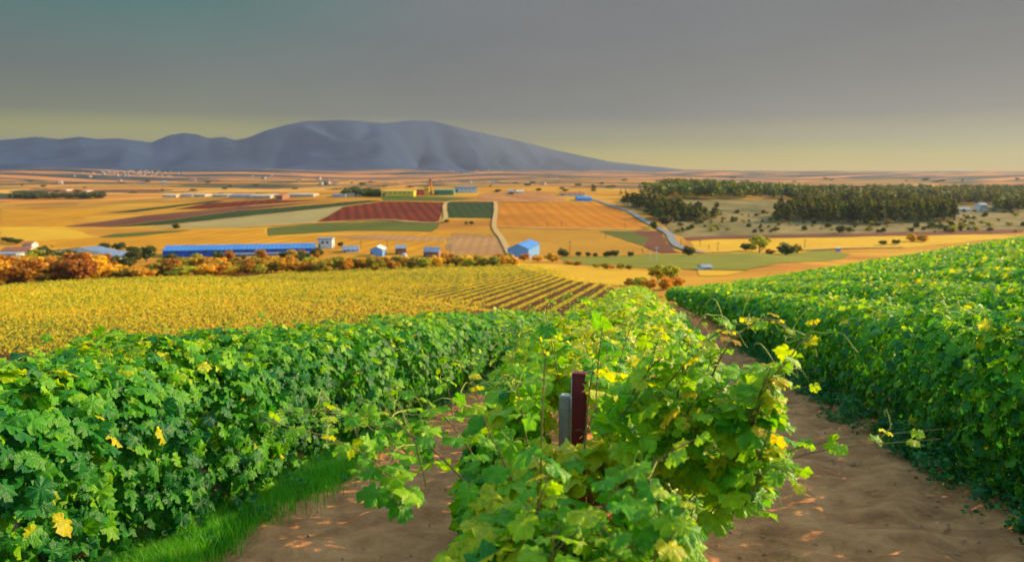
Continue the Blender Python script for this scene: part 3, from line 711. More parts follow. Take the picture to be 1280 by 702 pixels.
tag(wl.build('weeds', M['weed']), 'low feathery green weeds at the foot of the rows beside the dirt paths', 'weeds', kind='stuff')

# ------------------------------------------------------------ the maroon post and the concrete stake
maroon = mat('maroon_paint', (0.20, 0.010, 0.018), .42, scale=9, c2=(0.10, 0.007, 0.012), bump=.002, bscale=40, spec=.5)
worn = mat('worn_rim', (0.5, 0.42, 0.36), .8, var=.3, scale=60)
conc = mat('concrete', (0.42, 0.40, 0.37), .9, scale=14, c2=(0.27, 0.26, 0.23), bump=.006, bscale=60)
def post_at(px, py_top, dist):
    d = ray(px, py_top); t = dist / d[1]; return Vector((d[0] * t, d[1] * t, CAMZ + d[2] * t))
pt = post_at(725, 465, 3.35); gz = float(G(pt.x, pt.y))
proot = empty('vineyard_post', (pt.x, pt.y, gz), R(-12)); tag(proot, 'dark maroon painted steel post with worn edge standing in the middle vine row', 'post')
def cyl_lathe(prof, n=28):
    V = []; Fc = []
    for (rr, z) in prof:
        for k in range(n): V.append((rr * math.cos(2*math.pi*k/n), rr * math.sin(2*math.pi*k/n), z))
    for i in range(len(prof) - 1):
        for k in range(n): Fc.append((i*n+k, i*n+(k+1)%n, (i+1)*n+(k+1)%n, (i+1)*n+k))
    return V, Fc
h = pt.z - gz
def bevbox(name, x, y, z0, z1, m, parent, bev=.004):
    bm = bmesh.new(); bmesh.ops.create_cube(bm, size=1)
    for v_ in bm.verts: v_.co = Vector((v_.co.x * x, v_.co.y * y, z0 + (v_.co.z + .5) * (z1 - z0)))
    bmesh.ops.bevel(bm, geom=bm.edges[:], offset=bev, segments=2, affect='EDGES'); me = bpy.data.meshes.new(name); bm.to_mesh(me); bm.free()
    return link(name, me, m, parent)
bevbox('tube', .062, .045, -.3, h - .012, maroon, proot); bevbox('cap', .065, .048, h - .012, h, maroon, proot, .003)
bevbox('worn_edge', .004, .049, h - .16, h - .002, worn, proot, .001).location.x = -.0325
st = post_at(707, 493, 3.40); gz2 = float(G(st.x, st.y)); hs = st.z - gz2
bm = bmesh.new(); bmesh.ops.create_cube(bm, size=1); 
for v_ in bm.verts: v_.co = Vector((v_.co.x * .05, v_.co.y * .06, (v_.co.z + .5) * (hs + .3) - .3))
bmesh.ops.bevel(bm, geom=bm.edges[:], offset=.006, segments=2, affect='EDGES')
me = bpy.data.meshes.new('concrete_stake'); bm.to_mesh(me); bm.free()
stake = link('concrete_stake', me, conc); stake.location = (st.x, st.y, gz2); stake.rotation_euler = (0, 0, R(-14))
tag(stake, 'weathered grey concrete stake just left of the maroon post', 'stake')

# ------------------------------------------------------------ long shoots of the middle row, leaning out over the right path
hero = Leaves(); hc_ = MB(); ht = MB(); r = np.random.default_rng(77)
def wp(px, py, y): d = ray(px, py); t = y / d[1]; return Vector((d[0]*t, d[1]*t, CAMZ + d[2]*t))
def S(pts, **kw): shoot(hero, hc_, ht, [wp(*p) for p in pts], r, tmpl=L0, **kw)
def S1(pts, **kw):
    a, b, c_ = Leaves(), MB(), MB(); shoot(a, b, c_, [wp(*p) for p in pts], r, tmpl=L0, **kw)
    o = b.build('shoot', M['cane'], r_c, smooth=True); o.location = -r_c.location
    a.build('leaves', M['vine'], o, smooth=True); tag(c_.build('tendrils', M['tendril'], o), kind='stuff')
S1([(835,505,2.9),(862,455,2.85),(885,425,2.8),(915,408,2.75),(945,400,2.7),(965,398,2.65)], nleaf=9, size=.10, rad=.0042, yellow=[.6,.7,.75,.94,.95,.8,.93,.94,.96], tendrils=5)
S1([(880,500,2.7),(890,470,2.65),(905,440,2.6),(930,412,2.55),(955,399,2.5),(980,405,2.5),(993,425,2.5)], nleaf=8, size=.10, rad=.0042, yellow=[.65,.78,.7,.99,.93,.8,.94,.92], tendrils=4)
S1([(930,560,2.6),(945,520,2.6),(960,480,2.55),(985,450,2.5),(1003,425,2.5),(1020,405,2.5)], nleaf=9, size=.125, rad=.005, yellow=[.55,.6,.7,.66,.75,.8,.86,.93,.94], tendrils=6)
S1([(600,620,2.3),(570,590,2.3),(540,560,2.3),(510,540,2.3),(490,520,2.3),(478,505,2.3)], nleaf=5, size=.075, yellow=[.6,.75,.6,.8,.9,.94,.94], tendrils=4, rad=.004)
S1([(660,560,2.9),(650,500,2.9),(640,450,2.9),(655,410,2.9)], nleaf=7, size=.12, tendrils=2, tint=(.6,.8))
S1([(700,480,3.6),(690,430,3.6),(683,385,3.6),(700,365,3.6)], nleaf=8, size=.14, tendrils=2, tint=(.45,.65))
S1([(760,470,3.8),(755,420,3.8),(730,385,3.8),(712,368,3.8)], nleaf=8, size=.14, tendrils=2, tint=(.5,.7))
S1([(640,600,2.4),(612,540,2.4),(598,500,2.4),(590,470,2.4)], nleaf=7, size=.10, tendrils=3, yellow=[.6,.7,.75,.8,.88,.93,.94])
for i in range(46):                    # outer leaves of the near end, hanging over the right path
    a = (r.uniform(800, 965), r.uniform(440, 600), r.uniform(2.5, 3.0)); dx = r.uniform(10, 60)
    S([(a[0]-dx, a[1]+50, a[2]+.1), (a[0]-dx*.3, a[1]+10, a[2]), (min(985, a[0]+dx*.3), a[1]+r.uniform(-40, 20), a[2]-.1)], nleaf=8, size=.145, tendrils=0 if i % 3 else 1, tint=(.45, .85))
for i in range(34):
    a = (r.uniform(665, 840), r.uniform(600, 740), r.uniform(1.85, 2.4)); dx = r.uniform(-35, 50)
    S([(a[0]-dx*.3, a[1]+60, a[2]+.15), (a[0], a[1]+20, a[2]), (a[0]+dx, a[1]-25, a[2]-.05)], nleaf=8, size=.13, tendrils=0, tint=(.4, .8))
for nm, ob, ma in (('side_foliage', hero, M['vine']), ('side_canes', hc_, M['cane']), ('side_tendrils', ht, M['tendril'])):
    o = ob.build(nm, ma, r_c); o.location = -r_c.location
    if nm == 'side_foliage': o.data.polygons.foreach_set('use_smooth', [True] * len(o.data.polygons))
    else: o['kind'] = 'stuff'

# ------------------------------------------------------------ trees
QUAD = (np.array([(-.5,-.4,0),(.5,-.45,.05),(.45,.5,-.05),(-.4,.45,0.05)]), [(0,1,2,3)], np.array([(0,0),(1,0),(1,1),(0,1)]))
def crown_leaves(seed, w, h, z0, nclump=26, per=70, leaf=.09, shape='round'):
    """foliage of unit-ish tree: width w, crown from z0 to h"""
    r = np.random.default_rng(seed); Lv = Leaves()
    for c in range(nclump):
        d = r.normal(0, 1, 3); d /= np.linalg.norm(d); rr = r.uniform(.35, .86)
        if shape == 'pine':
            t = r.random() ** .8; ctr = np.array([d[0] * w * .5 * (1 - t * .75) * .8, d[1] * w * .5 * (1 - t * .75) * .8, z0 + (h - z0) * t * .93])
            cr = w * .20 * (1.1 - t * .6)
        else:
            ctr = np.array([d[0] * w * .5 * rr, d[1] * w * .5 * rr, (z0 + h) / 2 + d[2] * (h - z0) * .5 * rr]); cr = w * r.uniform(.13, .22)
        q = r.normal(0, 1, (per, 3)); q /= np.linalg.norm(q, axis=1, keepdims=True); rad_ = cr * r.uniform(.5, 1.1, (per, 1)) ** .6
        P = ctr + q * rad_ * np.array([1, 1, .8]); Nn = q + r.normal(0, .5, (per, 3)); T = r.normal(0, 1, (per, 3))
        Lv.add(QUAD, P, Nn, T, np.full(per, leaf * w) * r.uniform(.6, 1.3, per), np.clip(r.normal(.5, .2, per) + r.normal(0, .12), 0, 1))
    return Lv
def proto_tree(name, seed, m, w=5., h=6., z0=1.2, shape='round', **kw):
    root = empty(name, (0, 0, 0)); r = random.Random(seed)
    cr = crown_leaves(seed, w, h, z0, shape=shape, **kw).build('crown', m, root)
    t = MB(); t.tube([(0, 0, -.4), (.05 * w * .3, 0, z0 * .6), (0, .05, (z0 + h) * .5), (0.05, 0, h * .8)], [w * .045, w * .035, w * .022, w * .008], 7)
    for k in range(5):
        a = r.uniform(0, 6.28); z = z0 * .7 + (h - z0) * r.uniform(.05, .4); l = w * .33
        t.tube([(0, 0, z), (math.cos(a) * l * .5, math.sin(a) * l * .5, z + l * .35), (math.cos(a) * l, math.sin(a) * l, z + l * .55)], [w * .02, w * .014, w * .006], 5)
    tr = t.build('trunk', M['treebark'], root); kids(root, cr, tr); root['h'] = h; root['w'] = w
    PROTO_USED[root.name] = False
    return root
PROTO_USED = {}
def plant(proto, p, w, h, label, cat='tree', group=None, rz=None):
    if not PROTO_USED[proto.name]: o = proto; PROTO_USED[proto.name] = True
    else: o = copy_tree(proto)
    o.location = (p[0], p[1], float(G(p[0], p[1]))); o.rotation_euler = (0, 0, random.uniform(0, 6.28) if rz is None else rz)
    o.scale = (w / proto['w'], w / proto['w'], h / proto['h']); 
    for k in list(o.keys()):
        if k in ('label', 'category', 'group'): del o[k]
    tag(o, label, cat, group); return o
T = lambda *st: [(i / (len(st) - 1), c) for i, c in enumerate(st)]
M['t_orange'] = leaf_mat('amber_leaves', T((.20, .11, .008), (.62, .30, .012), (.85, .48, .02)), .3, .7, objrand=.25)
M['t_olive'] = leaf_mat('olive_leaves', T((.08, .09, .008), (.34, .28, .014), (.60, .42, .015)), .3, .7, objrand=.2)
M['t_dark'] = leaf_mat('dark_leaves', T((.02, .035, .008), (.07, .085, .012), (.18, .16, .015)), .25, .7, objrand=.2)
M['t_rust'] = leaf_mat('rust_leaves', T((.14, .07, .006), (.46, .21, .01), (.70, .36, .015)), .3, .7, objrand=.2)
M['t_pine'] = leaf_mat('pine_needles', T((.012, .03, .008), (.055, .075, .010), (.30, .24, .010)), .3, .7, objrand=.15)  # gold end of the ramp imitates sunlit tops
def pset(name, m, n, s0, **kw): return [proto_tree(name, s0 + i, m, **kw) for i in range(n)]
pO = pset('broadleaf_tree', M['t_orange'], 3, 200, w=6, h=6.2, z0=.5)
pL = pset('broadleaf_tree', M['t_olive'], 3, 210, w=6, h=6.4, z0=.5)
pD = pset('broadleaf_tree', M['t_dark'], 3, 220, w=6, h=6, z0=1.0)
pR = pset('broadleaf_tree', M['t_rust'], 2, 230, w=6, h=6, z0=.5)
pS = pset('shrub', M['t_dark'], 2, 240, w=4, h=2.6, z0=.1, nclump=14, per=40, leaf=.12)
pP = pset('pine_tree', M['t_pine'], 3, 250, w=5, h=11, z0=2.2, shape='pine', nclump=18, per=40, leaf=.13)
pC = pset('cypress_tree', M['t_dark'], 1, 260, w=3, h=11, z0=.6, shape='pine', nclump=20, per=50, leaf=.12)
def tree_px(px, py, wpx, hpx, protos, label, cat='tree', group=None, tmin=150):
    p = at(px, py, tmin); s = math.hypot(p.x, p.y) / F
    return plant(random.choice(protos), p, wpx * s * 1.05, hpx * s, label, cat, group)
BAND = 'trees and bushes along the far edge of the golden vineyard'
rr = random.Random(4)
cnt_ = {}
def lab(ad, px):
    seg = ('before the white houses at the left edge' if px < 100 else 'before the grey roofed sheds' if px < 210 else 'before the left half of the blue warehouse' if px < 300 else
           'before the right half of the blue warehouse' if px < 392 else 'before the white cube store and low sheds' if px < 490 else 'before the brick house' if px < 560 else 'before the big blue shed')
    k = cnt_[(ad, seg)] = cnt_.get((ad, seg), 0) + 1
    return '%s bushy tree, %s from the left %s' % (ad, (['first'] + ordn + ['sixteenth', 'seventeenth', 'eighteenth'])[k - 1], seg)
# hedge band of amber trees below the blue warehouse
for i in range(90):
    px = -15 + i * 7.4 + rr.uniform(-4, 4); t = px / 650
    by = 357 - 26 * min(1, max(0, (px) / 650)) ** .8 + rr.uniform(-2.5, 1.5)
    sz = (32 - 15 * min(1, max(0, t))) * (1 if px < 130 else .82) ; hpx = sz * rr.uniform(.65, 1.1); wpx = sz * rr.uniform(.9, 1.35)
    if 145 < px < 200: hpx *= .72; wpx *= .9
    k = rr.random(); pr, ad = (pO, 'amber orange') if k < .42 else (pL, 'olive green') if k < .84 else (pR, 'rust brown')
    tree_px(px, by, wpx, hpx, pr, lab(ad, px), group=BAND)
BACK = 'dark trees around the white houses on the left'
for i in range(64):
    px = rr.uniform(-10, 400) if i > 14 else rr.uniform(40, 105); by = 341 - px * .035 + rr.uniform(-9, 3)
    if 90 < px < 165 and by < 334: by = 336
    if 200 < px: by += 2; 
    sz = rr.uniform(12, 20) * (1 if px < 200 else .7); k = rr.random(); pr, ad = (pD, 'dark green') if k < .6 else (pL, 'olive') if k < .8 else (pR, 'rust brown')
    tree_px(px, by, sz * 1.1, sz, pr, '%s round tree in the back rank of the tree band at the left' % ad, group=BACK)
for px, by, w_, h_ in [(66,322,8,17),(76,324,9,15),(40,320,10,10),(55,318,14,12),(130,309,12,8),(150,310,16,9),(165,313,14,8),(10,300,12,6),(20,302,14,6)]:
    tree_px(px, by + 3, w_, h_, pC if w_ < 10 else pD, 'dark pointed tree beside the left houses' if w_ < 10 else 'dark clump of tree behind the grey roofed shed', group=BACK)
singles = [(220.5,286,9,6,'lone dark tree in the wheat beyond the blue warehouse'),(426,309,7,7,'rust brown small tree beside the white cube store'),
 (558,278,7,4,'dark shrub like tree at the lower corner of the dark green crop'),(583,280.5,4,4,'left one of two dark trees below the dark green crop'),(589,281,6,5,'right one of two dark trees below the dark green crop'),
 (849-31.5,286.5,9,10,'round dark tree left of the road bend'),(833,283,16,14,'wide dark tree right of the road at the wood edge'),(860,319.5,15,12,'dark tree at the right end of the meadow track'),
 (776,243,4,7,'left pointed tree by the road at the hilltop'),(782,242.5,3.5,7,'right pointed tree by the road at the hilltop'),
 (1050,292,10,10,'dark tree standing alone before the right pine wood'),(1103,306.5,9,6,'left low tree on the bright field behind the vine hill'),(1120,305.5,9,6,'second low tree on the bright field behind the vine hill')]
for px, by, w_, h_, lb in singles: tree_px(px, by, w_, h_, pC if 'pointed' in lb else pD, lb)
tree_px(949, 316, 24, 22, pL, 'tall olive green tree in the middle of the meadow cluster')
tree_px(933, 314, 15, 10, pD, 'dark low tree at the left of the meadow cluster')
tree_px(982, 319, 21, 15, pD, 'round dark green tree at the right of the meadow cluster')
tree_px(997, 316, 10, 11, pL, 'small olive tree at the right end of the meadow cluster')
tree_px(962, 317.5, 12, 6, pR, 'rust brown bush in the meadow cluster')
tree_px(1140, 302, 11, 10, pO, 'amber tree peeking over the vine hill')
tree_px(1153, 302, 13, 8, pR, 'rust brown bush peeking over the vine hill')
NEARR = 'dark round trees along the meadow edge'
for i, (px, w_) in enumerate([(703,12),(707,8),(723,8),(735,7),(744,6),(757,7),(761,9),(769,10),(788,8)]):
    tree_px(px, 321, w_, w_ * .9, pD, 'dark round tree in the line along the meadow, %s from the left' % (['first']+ordn)[i], group=NEARR)
for px, by, w_, h_, pr in [(690,327,18,12,pR),(672,327,14,9,pO),(655,326,14,10,pO),(635,326,14,10,pO),(712,331,10,6,pO),(722,332,11,6,pR),(745,335,10,6,pL),(756,336,12,8,pL),(765,336,10,6,pO),(776,337,12,9,pL),(786,337,10,7,pL)]:
    tree_px(px, by, w_, h_, pr, 'small bush along the upper edge of the bright wheat strip', cat='bush', group='bushes by the bright wheat strip')
for px, by, w_, h_, pr, lb in [(822,350,24,20,pL,'olive tree in the clump at the head of the right path'),(838,352,22,22,pL,'taller olive tree in the clump at the head of the right path'),(832,362,20,17,pO,'amber bush in front of the clump at the head of the right path'),(798,360,22,16,pL,'olive bush left of the clump at the head of the right path'),(786,357,12,10,pR,'rust bush at the corner of the striped vineyard'),(846,360,16,15,pO,'amber bush at the right of the clump at the head of the right path'),(812,362,16,14,pO,'orange bush between clump and olive bush')]:
    tree_px(px, by, w_, h_, pr, lb, cat='bush' if 'bush' in lb else 'tree')
# scrub on the plain
for i in range(210):
    px = rr.uniform(845, 1280); by = rr.uniform(264, 291)
    if 965 < px < 1200 and by < 279: continue
    s = rr.uniform(3, 9) * (0.7 + (by - 264) / 60)
    tree_px(px, by, s, s * .6, pS if rr.random() < .7 else pL, 'low dark shrub scattered over the pale scrubland', 'shrub', 'scattered shrubs on the scrubland')
# pine wood in front: individuals
def fill_px(poly, n, rnd, tmin=300):
    w_ = [at(a, b, tmin) for a, b in poly]; P = [(p.x, p.y) for p in w_]; xs = [p[0] for p in P]; ys = [p[1] for p in P]; out = []
    while len(out) < n:
        x, y = rnd.uniform(min(xs), max(xs)), rnd.uniform(min(ys), max(ys))
        if inside(P, np.array([x]), np.array([y]))[0]: out.append((x, y))
    return out
for (x, y) in fill_px([(968,279.5),(1080,280),(1196,277),(1192,268),(1080,268),(975,270)], 230, rr):
    plant(rr.choice(pP), (x, y), rr.uniform(8, 11), rr.uniform(14, 20), 'pine tree in the dense sunlit wood right of the scrubland', 'pine tree', 'pines of the front wood')
for (x, y) in fill_px([(776,256),(800,257),(850,264),(900,273),(880,275),(838,280),(815,274),(795,264)], 90, rr):
    plant(rr.choice(pP), (x, y), rr.uniform(9, 13), rr.uniform(10, 16), 'pine tree in the wood beside the curving road', 'pine tree', 'pines beside the curving road')
def wood(name, poly, n, label, seed, hmin=15, hmax=22, m=None):
    rnd = random.Random(seed); r = np.random.default_rng(seed); Lv = Leaves()
    for (x, y) in fill_px(poly, n, rnd):
        h = rnd.uniform(hmin, hmax); w_ = rnd.uniform(9, 15); k = 90; q = r.normal(0, 1, (k, 3)); q /= np.linalg.norm(q, axis=1, keepdims=True)
        P = np.array([x, y, float(G(x, y)) + h * .58]) + q * np.array([w_ * .5, w_ * .5, h * .42]) * r.uniform(.6, 1, (k, 1))
        Lv.add(QUAD, P, q + r.normal(0, .4, (k, 3)), r.normal(0, 1, (k, 3)), np.full(k, 2.3) * r.uniform(.6, 1.2, k), np.clip(r.normal(.4, .2, k) + rnd.uniform(-.1, .1), 0, 1))
    o = Lv.build(name, m or M['t_pine']); tag(o, label, 'wood', kind='stuff')
wood('pine_wood', [(790,250.5),(1058,252),(1062,245),(960,240.5),(830,242)], 760, 'long dark pine wood on the plain behind the scrubland', 301)
wood('pine_wood', [(985,262),(1060,256),(1280,256),(1280,243),(1060,244)], 800, 'broad dark wood at the right behind the front pine wood', 302)
wood('pine_wood', [(1245,266),(1285,266),(1285,258),(1250,258)], 60, 'dark wood cut by the right edge of the picture', 303)
wood('tree_belt', [(10,249),(130,249),(128,247),(20,247.4)], 110, 'dark tree belt at the left before the distant village', 304, 8, 12, M['t_dark'])
wood('tree_belt', [(960,239),(1280,238),(1280,236.5),(960,237)], 110, 'thin line of far trees above the right woods', 305, 7, 11, M['t_dark'])
wood('tree_belt', [(430,245.5),(475,245.5),(475,243),(430,243)], 40, 'small dark tree clump left of the yellow factory hall', 306, 5, 9, M['t_dark'])
for i in range(70):
    px = rr.uniform(0, 1280); by = rr.uniform(226, 243); 
    if px > 780: by = rr.uniform(222, 233)
    tree_px(px, by, rr.uniform(3, 9), rr.uniform(1.6, 3), pD, 'tiny dark tree on the far plain', 'tree', 'tiny trees on the far plain')

# ------------------------------------------------------------ buildings
white = mat('white_render', (0.55, 0.53, 0.50), .8, var=.12, scale=.5)
blue = mat('blue_cladding', (0.015, 0.09, 0.5), .5, var=.12, scale=.3, stripes=(0, 1.6, (0.01, 0.05, 0.28), .5))
lblue = mat('light_blue_cladding', (0.12, 0.28, 0.55), .5, var=.1, scale=.3)
bluer = mat('blue_roof', (0.05, 0.20, 0.52), .55, var=.25, scale=.15, stripes=(0, 2.4, (0.03, 0.11, 0.32), .6))
grey = mat('grey_roof', (0.24, 0.26, 0.30), .6, var=.15, scale=.3)
greyb = mat('blue_grey_roof', (0.18, 0.24, 0.34), .6, var=.3, scale=.15, stripes=(0, 2.4, (0.10, 0.13, 0.18), .5))
redt = mat('red_tiles', (0.36, 0.11, 0.05), .85, var=.2, scale=1)
yel = mat('yellow_cladding', (0.72, 0.45, 0.04), .7, var=.08, scale=.3)
redc = mat('red_cladding', (0.48, 0.07, 0.03), .7, var=.1, scale=.3)
grn = mat('green_cladding', (0.08, 0.20, 0.10), .7, var=.1, scale=.3)
brick = mat('brick', (0.26, 0.12, 0.07), .9, var=.25, scale=2)
glass = mat('dark_glass', (0.03, 0.04, 0.05), .2, spec=.5)
dark = mat('dark_metal', (0.08, 0.07, 0.06), .7, var=.2)
wood_m = mat('pole_wood', (0.12, 0.08, 0.05), .9, var=.2)
def building(name, label, cat, px, py, wpx, hpx, depth, rz, wall, roof, roofh=.25, nwin=4, door=True, group=None, tmin=150, stripe=None, flat=False, ridge='x'):
    p = at(px, py, tmin); s = math.hypot(p.x, p.y) / F; W = wpx * s; H = hpx * s; Hw = H * (1 - roofh)
    root = empty(name, p, R(rz)); tag(root, label, cat, group); x = W / 2; y = depth / 2
    if flat:
        MB().box(-x, x, -y, y, -1.5, Hw).build('wall', wall, root); MB().box(-x - .2, x + .2, -y - .2, y + .2, Hw, H).build('roof', roof, root)
    elif ridge == 'x':
        MB().add([(-x,-y,-1.5),(x,-y,-1.5),(x,y,-1.5),(-x,y,-1.5),(-x,-y,Hw),(x,-y,Hw),(x,y,Hw),(-x,y,Hw),(-x,0,H-.05),(x,0,H-.05)],
                 [(0,1,5,4),(2,3,7,6),(1,2,6,9,5),(3,0,4,8,7)]).build('wall', wall, root)
        e = .5; dz = (H - Hw) / y * e
        MB().add([(-x-.3,-y-e,Hw-dz),(x+.3,-y-e,Hw-dz),(x+.3,0,H),(-x-.3,0,H),(x+.3,y+e,Hw-dz),(-x-.3,y+e,Hw-dz),
                  (-x-.3,-y-e,Hw-dz+.2),(x+.3,-y-e,Hw-dz+.2),(x+.3,0,H+.2),(-x-.3,0,H+.2),(x+.3,y+e,Hw-dz+.2),(-x-.3,y+e,Hw-dz+.2)],
                 [(6,7,8,9),(9,8,10,11),(1,0,3,2),(2,3,5,4),(0,1,7,6),(5,11,10,4),(1,2,8,7),(2,4,10,8),(0,6,9,3),(3,9,11,5)]).build('roof', roof, root)
    else:
        MB().add([(-x,-y,-1.5),(x,-y,-1.5),(x,y,-1.5),(-x,y,-1.5),(-x,-y,Hw),(x,-y,Hw),(x,y,Hw),(-x,y,Hw),(0,-y,H-.05),(0,y,H-.05)],
                 [(0,1,5,8,4),(1,2,6,5),(2,3,7,9,6),(3,0,4,7)]).build('wall', wall, root)
        e = .5; dz = (H - Hw) / x * e
        MB().add([(-x-e,-y-.3,Hw-dz),(0,-y-.3,H),(x+e,-y-.3,Hw-dz),(x+e,y+.3,Hw-dz),(0,y+.3,H),(-x-e,y+.3,Hw-dz),
                  (-x-e,-y-.3,Hw-dz+.2),(0,-y-.3,H+.2),(x+e,-y-.3,Hw-dz+.2),(x+e,y+.3,Hw-dz+.2),(0,y+.3,H+.2),(-x-e,y+.3,Hw-dz+.2)],
                 [(6,7,10,11),(7,8,9,10),(0,5,4,1),(1,4,3,2),(0,1,7,6),(1,2,8,7),(3,4,10,9),(4,5,11,10),(2,3,9,8),(5,0,6,11)]).build('roof', roof, root)
    ww = min(1.6, W / (nwin * 2 + 1.01)) if nwin else 0
    for k in range(nwin):
        cx = -x + W * (k + .5 + (.5 if door else 0)) / (nwin + (1 if door else 0)); z = Hw * .55; wh = min(1.4, Hw * .28)
        MB().box(cx - ww/2, cx + ww/2, -y - .06, -y + .05, z, z + wh).build('window', glass, root)
    if door: MB().box(-x + W * .04, -x + W * .04 + min(3, W * .12), -y - .08, -y + .05, 0, min(Hw * .65, 3)).build('door', dark, root)
    if stripe: MB().box(-x * .3, x * .95, -y - .09, -y + .02, Hw * .18, Hw * .48).build('stripe', white, root)
    return root
BU = building
BU('warehouse', 'very long bright blue warehouse with white band in the yellow wheat', 'warehouse', 303, 317, 168, 11, 22, 11, blue, bluer, .35, 10, stripe=True)
BU('shed', 'big blue roofed shed with light blue gable standing on striped stubble', 'shed', 655, 321, 26, 19, 34, -12, lblue, bluer, .28, 0, ridge='y')
BU('store', 'white cube shaped store at the right end of the blue warehouse', 'store', 408, 309.5, 17, 12, 9, 3, white, greyb, .12, 2, flat=True)
BU('shed', 'low pale shed with light roof right of the white cube store', 'shed', 438, 314.5, 19, 7, 10, 15, white, greyb, .5, 2)
BU('shed', 'small shed with light blue gable below the wheat', 'shed', 473, 319, 15, 12, 10, -4, lblue, white, .3, 0, ridge='y')
BU('house', 'brick house with dark roof behind the amber trees', 'house', 501, 317, 13, 11, 8, 10, brick, grey, .3, 3)
BU('house', 'grey brown house right of the brick house', 'house', 541, 320, 19, 11, 9, -8, brick, greyb, .4, 3)
BU('shed', 'long grey roofed shed running back among the left trees', 'shed', 112, 321, 24, 11, 46, 62, white, greyb, .45, 3)
BU('shed', 'lower grey roofed shed right of the long one at the left', 'shed', 145, 323, 20, 8, 14, 40, white, greyb, .5, 2)
BU('house', 'small cream house at the foot of the grey roofed sheds', 'house', 176, 320, 10, 6, 8, 10, white, redt, .4, 2)
BU('house', 'white flat roofed house at the left picture edge', 'house', 12, 331, 22, 13, 10, 8, white, grey, .12, 3, flat=True)
BU('house', 'white house with brown roof behind the left edge house', 'house', 25, 318, 30, 8, 10, -5, white, redt, .4, 3)
BU('house', 'small white house above the left edge houses', 'house', 38, 309, 10, 6, 8, 5, white, redt, .35, 2)
BU('hut', 'small white hut beside the track behind the vine hill', 'hut', 881, 337, 12, 6, 4, 12, white, grey, .35, 1)
BU('kiosk', 'tiny blue and white box on the bright field above the vine hill', 'kiosk', 1047.5, 314, 4, 4, 2.5, 0, lblue, white, .12, 1, flat=True, door=False)
BU('factory_hall', 'long yellow factory hall on the hilltop', 'factory hall', 500, 244.5, 40, 6.5, 30, -3, yel, yel, .15, 6, flat=True)
BU('factory_hall', 'red factory block between yellow hall and chimney', 'factory hall', 526, 243, 12, 8, 22, -3, redc, yel, .2, 3)
BU('factory_hall', 'yellow factory tower block at the foot of the chimney', 'factory hall', 534, 243, 7, 11, 14, 0, yel, redc, .1, 2, flat=True)
BU('factory_hall', 'dark green factory hall right of the chimney', 'factory hall', 556, 242.5, 24, 6, 24, 0, grn, grn, .2, 4)
BU('factory_hall', 'white hall with pale blue band at the right end of the factory', 'factory hall', 582, 239.5, 28, 6, 30, 4, white, greyb, .25, 5, flat=True)
# chimney
p = at(538.5, 243); s = p.y / F; croot = empty('chimney', p); tag(croot, 'tall red and yellow factory chimney on the hilltop', 'chimney')
Hc = 18.5 * s
V_, F_ = cyl_lathe([(1.4*1.2, -1), (1.25*1.2, Hc * .85)]); mesh('shaft', V_, F_, mat('orange_brick', (.5, .2, .05), .9, var=.2, scale=1), croot, smooth=True)
V_, F_ = cyl_lathe([(1.25*1.2, Hc * .85), (1.75, Hc * .88), (1.75, Hc), (1.2, Hc), (1.2, Hc * .9)]); mesh('cap', V_, F_, redc, croot)
vw_ = mat('hazed_render', (0.42, 0.33, 0.25), .9, var=.2, scale=.05)  # haze painted into the colour of the far white halls
LG = 'pale sheds of the distant industrial estate'
for i, (px, py, w_, h_, a, ro) in enumerate([(216,246.5,16,3.5,0,'white'),(237,246,12,3.5,4,'grey'),(255,245.5,14,3.2,-3,'white'),(280,245.5,18,3,2,'white'),(305,246.5,26,3.5,0,'grey'),(331,247,22,3.6,0,'white'),(345,245.5,14,3,3,'white'),(378,245,34,3.2,0,'white'),(354,248.5,7,6,0,'red'),(427,245.3,16,3,0,'grey'),(440,244.5,12,3.4,0,'white'),(452,244,8,3,0,'white'),(110,240,5,2,0,'white'),(85,238.5,4,2,0,'white')]):
    BU('hall', '%s distant hall of the industrial estate, %s from the left' % ({'white':'white','grey':'grey roofed','red':'rust red'}[ro], (['first']+ordn)[i] if i < 14 else 'last'), 'hall', px, py, w_, h_, 30, a, vw_ if ro != 'red' else brick, {'white':vw_,'grey':greyb,'red':redt}[ro], .3, 3, group=LG, door=False)
BU('hall', 'white hall with grey roof between the right woods', 'hall', 1074, 252, 25, 5.5, 22, -4, white, white, .4, 4)
BU('house', 'small pale house right of the white hall in the woods', 'house', 1089, 252.5, 8, 4, 10, 5, white, grey, .4, 2)
BU('house', 'white house with red roof in the right woods', 'house', 1238, 251, 14, 6, 12, -5, white, redt, .4, 3)
BU('house', 'white house left of the red roofed one in the right woods', 'house', 1226, 251, 8, 5, 10, 0, white, grey, .3, 2)
BU('house', 'two storey white house below the red roofed one', 'house', 1226, 263, 9, 8, 9, 12, white, grey, .25, 2)
BU('house', 'white house at the right picture edge in the woods', 'house', 1262, 247, 10, 5, 10, 0, white, redt, .35, 2)
BU('shed', 'long low pale shed right of the two storey white house', 'shed', 1200, 264, 18, 4, 12, 0, white, grey, .4, 2)
BU('farm', 'blue roofed farm hall by the road on the hilltop', 'farm building', 729, 250.5, 17, 5, 18, 6, lblue, bluer, .5, 3)
BU('farm', 'long brown roofed barn above the hilltop earthworks', 'farm building', 715, 244, 30, 4, 16, 0, white, redt, .5, 4)
BU('farm', 'small dark roofed farmhouse on the bare earth hilltop', 'farm building', 639, 242, 7, 4.5, 10, 0, white, grey, .4, 2)
BU('farm', 'pale farm shed above the scrubland, left of the far pine wood', 'farm building', 650, 241, 9, 3, 10, 0, white, white, .4, 2)
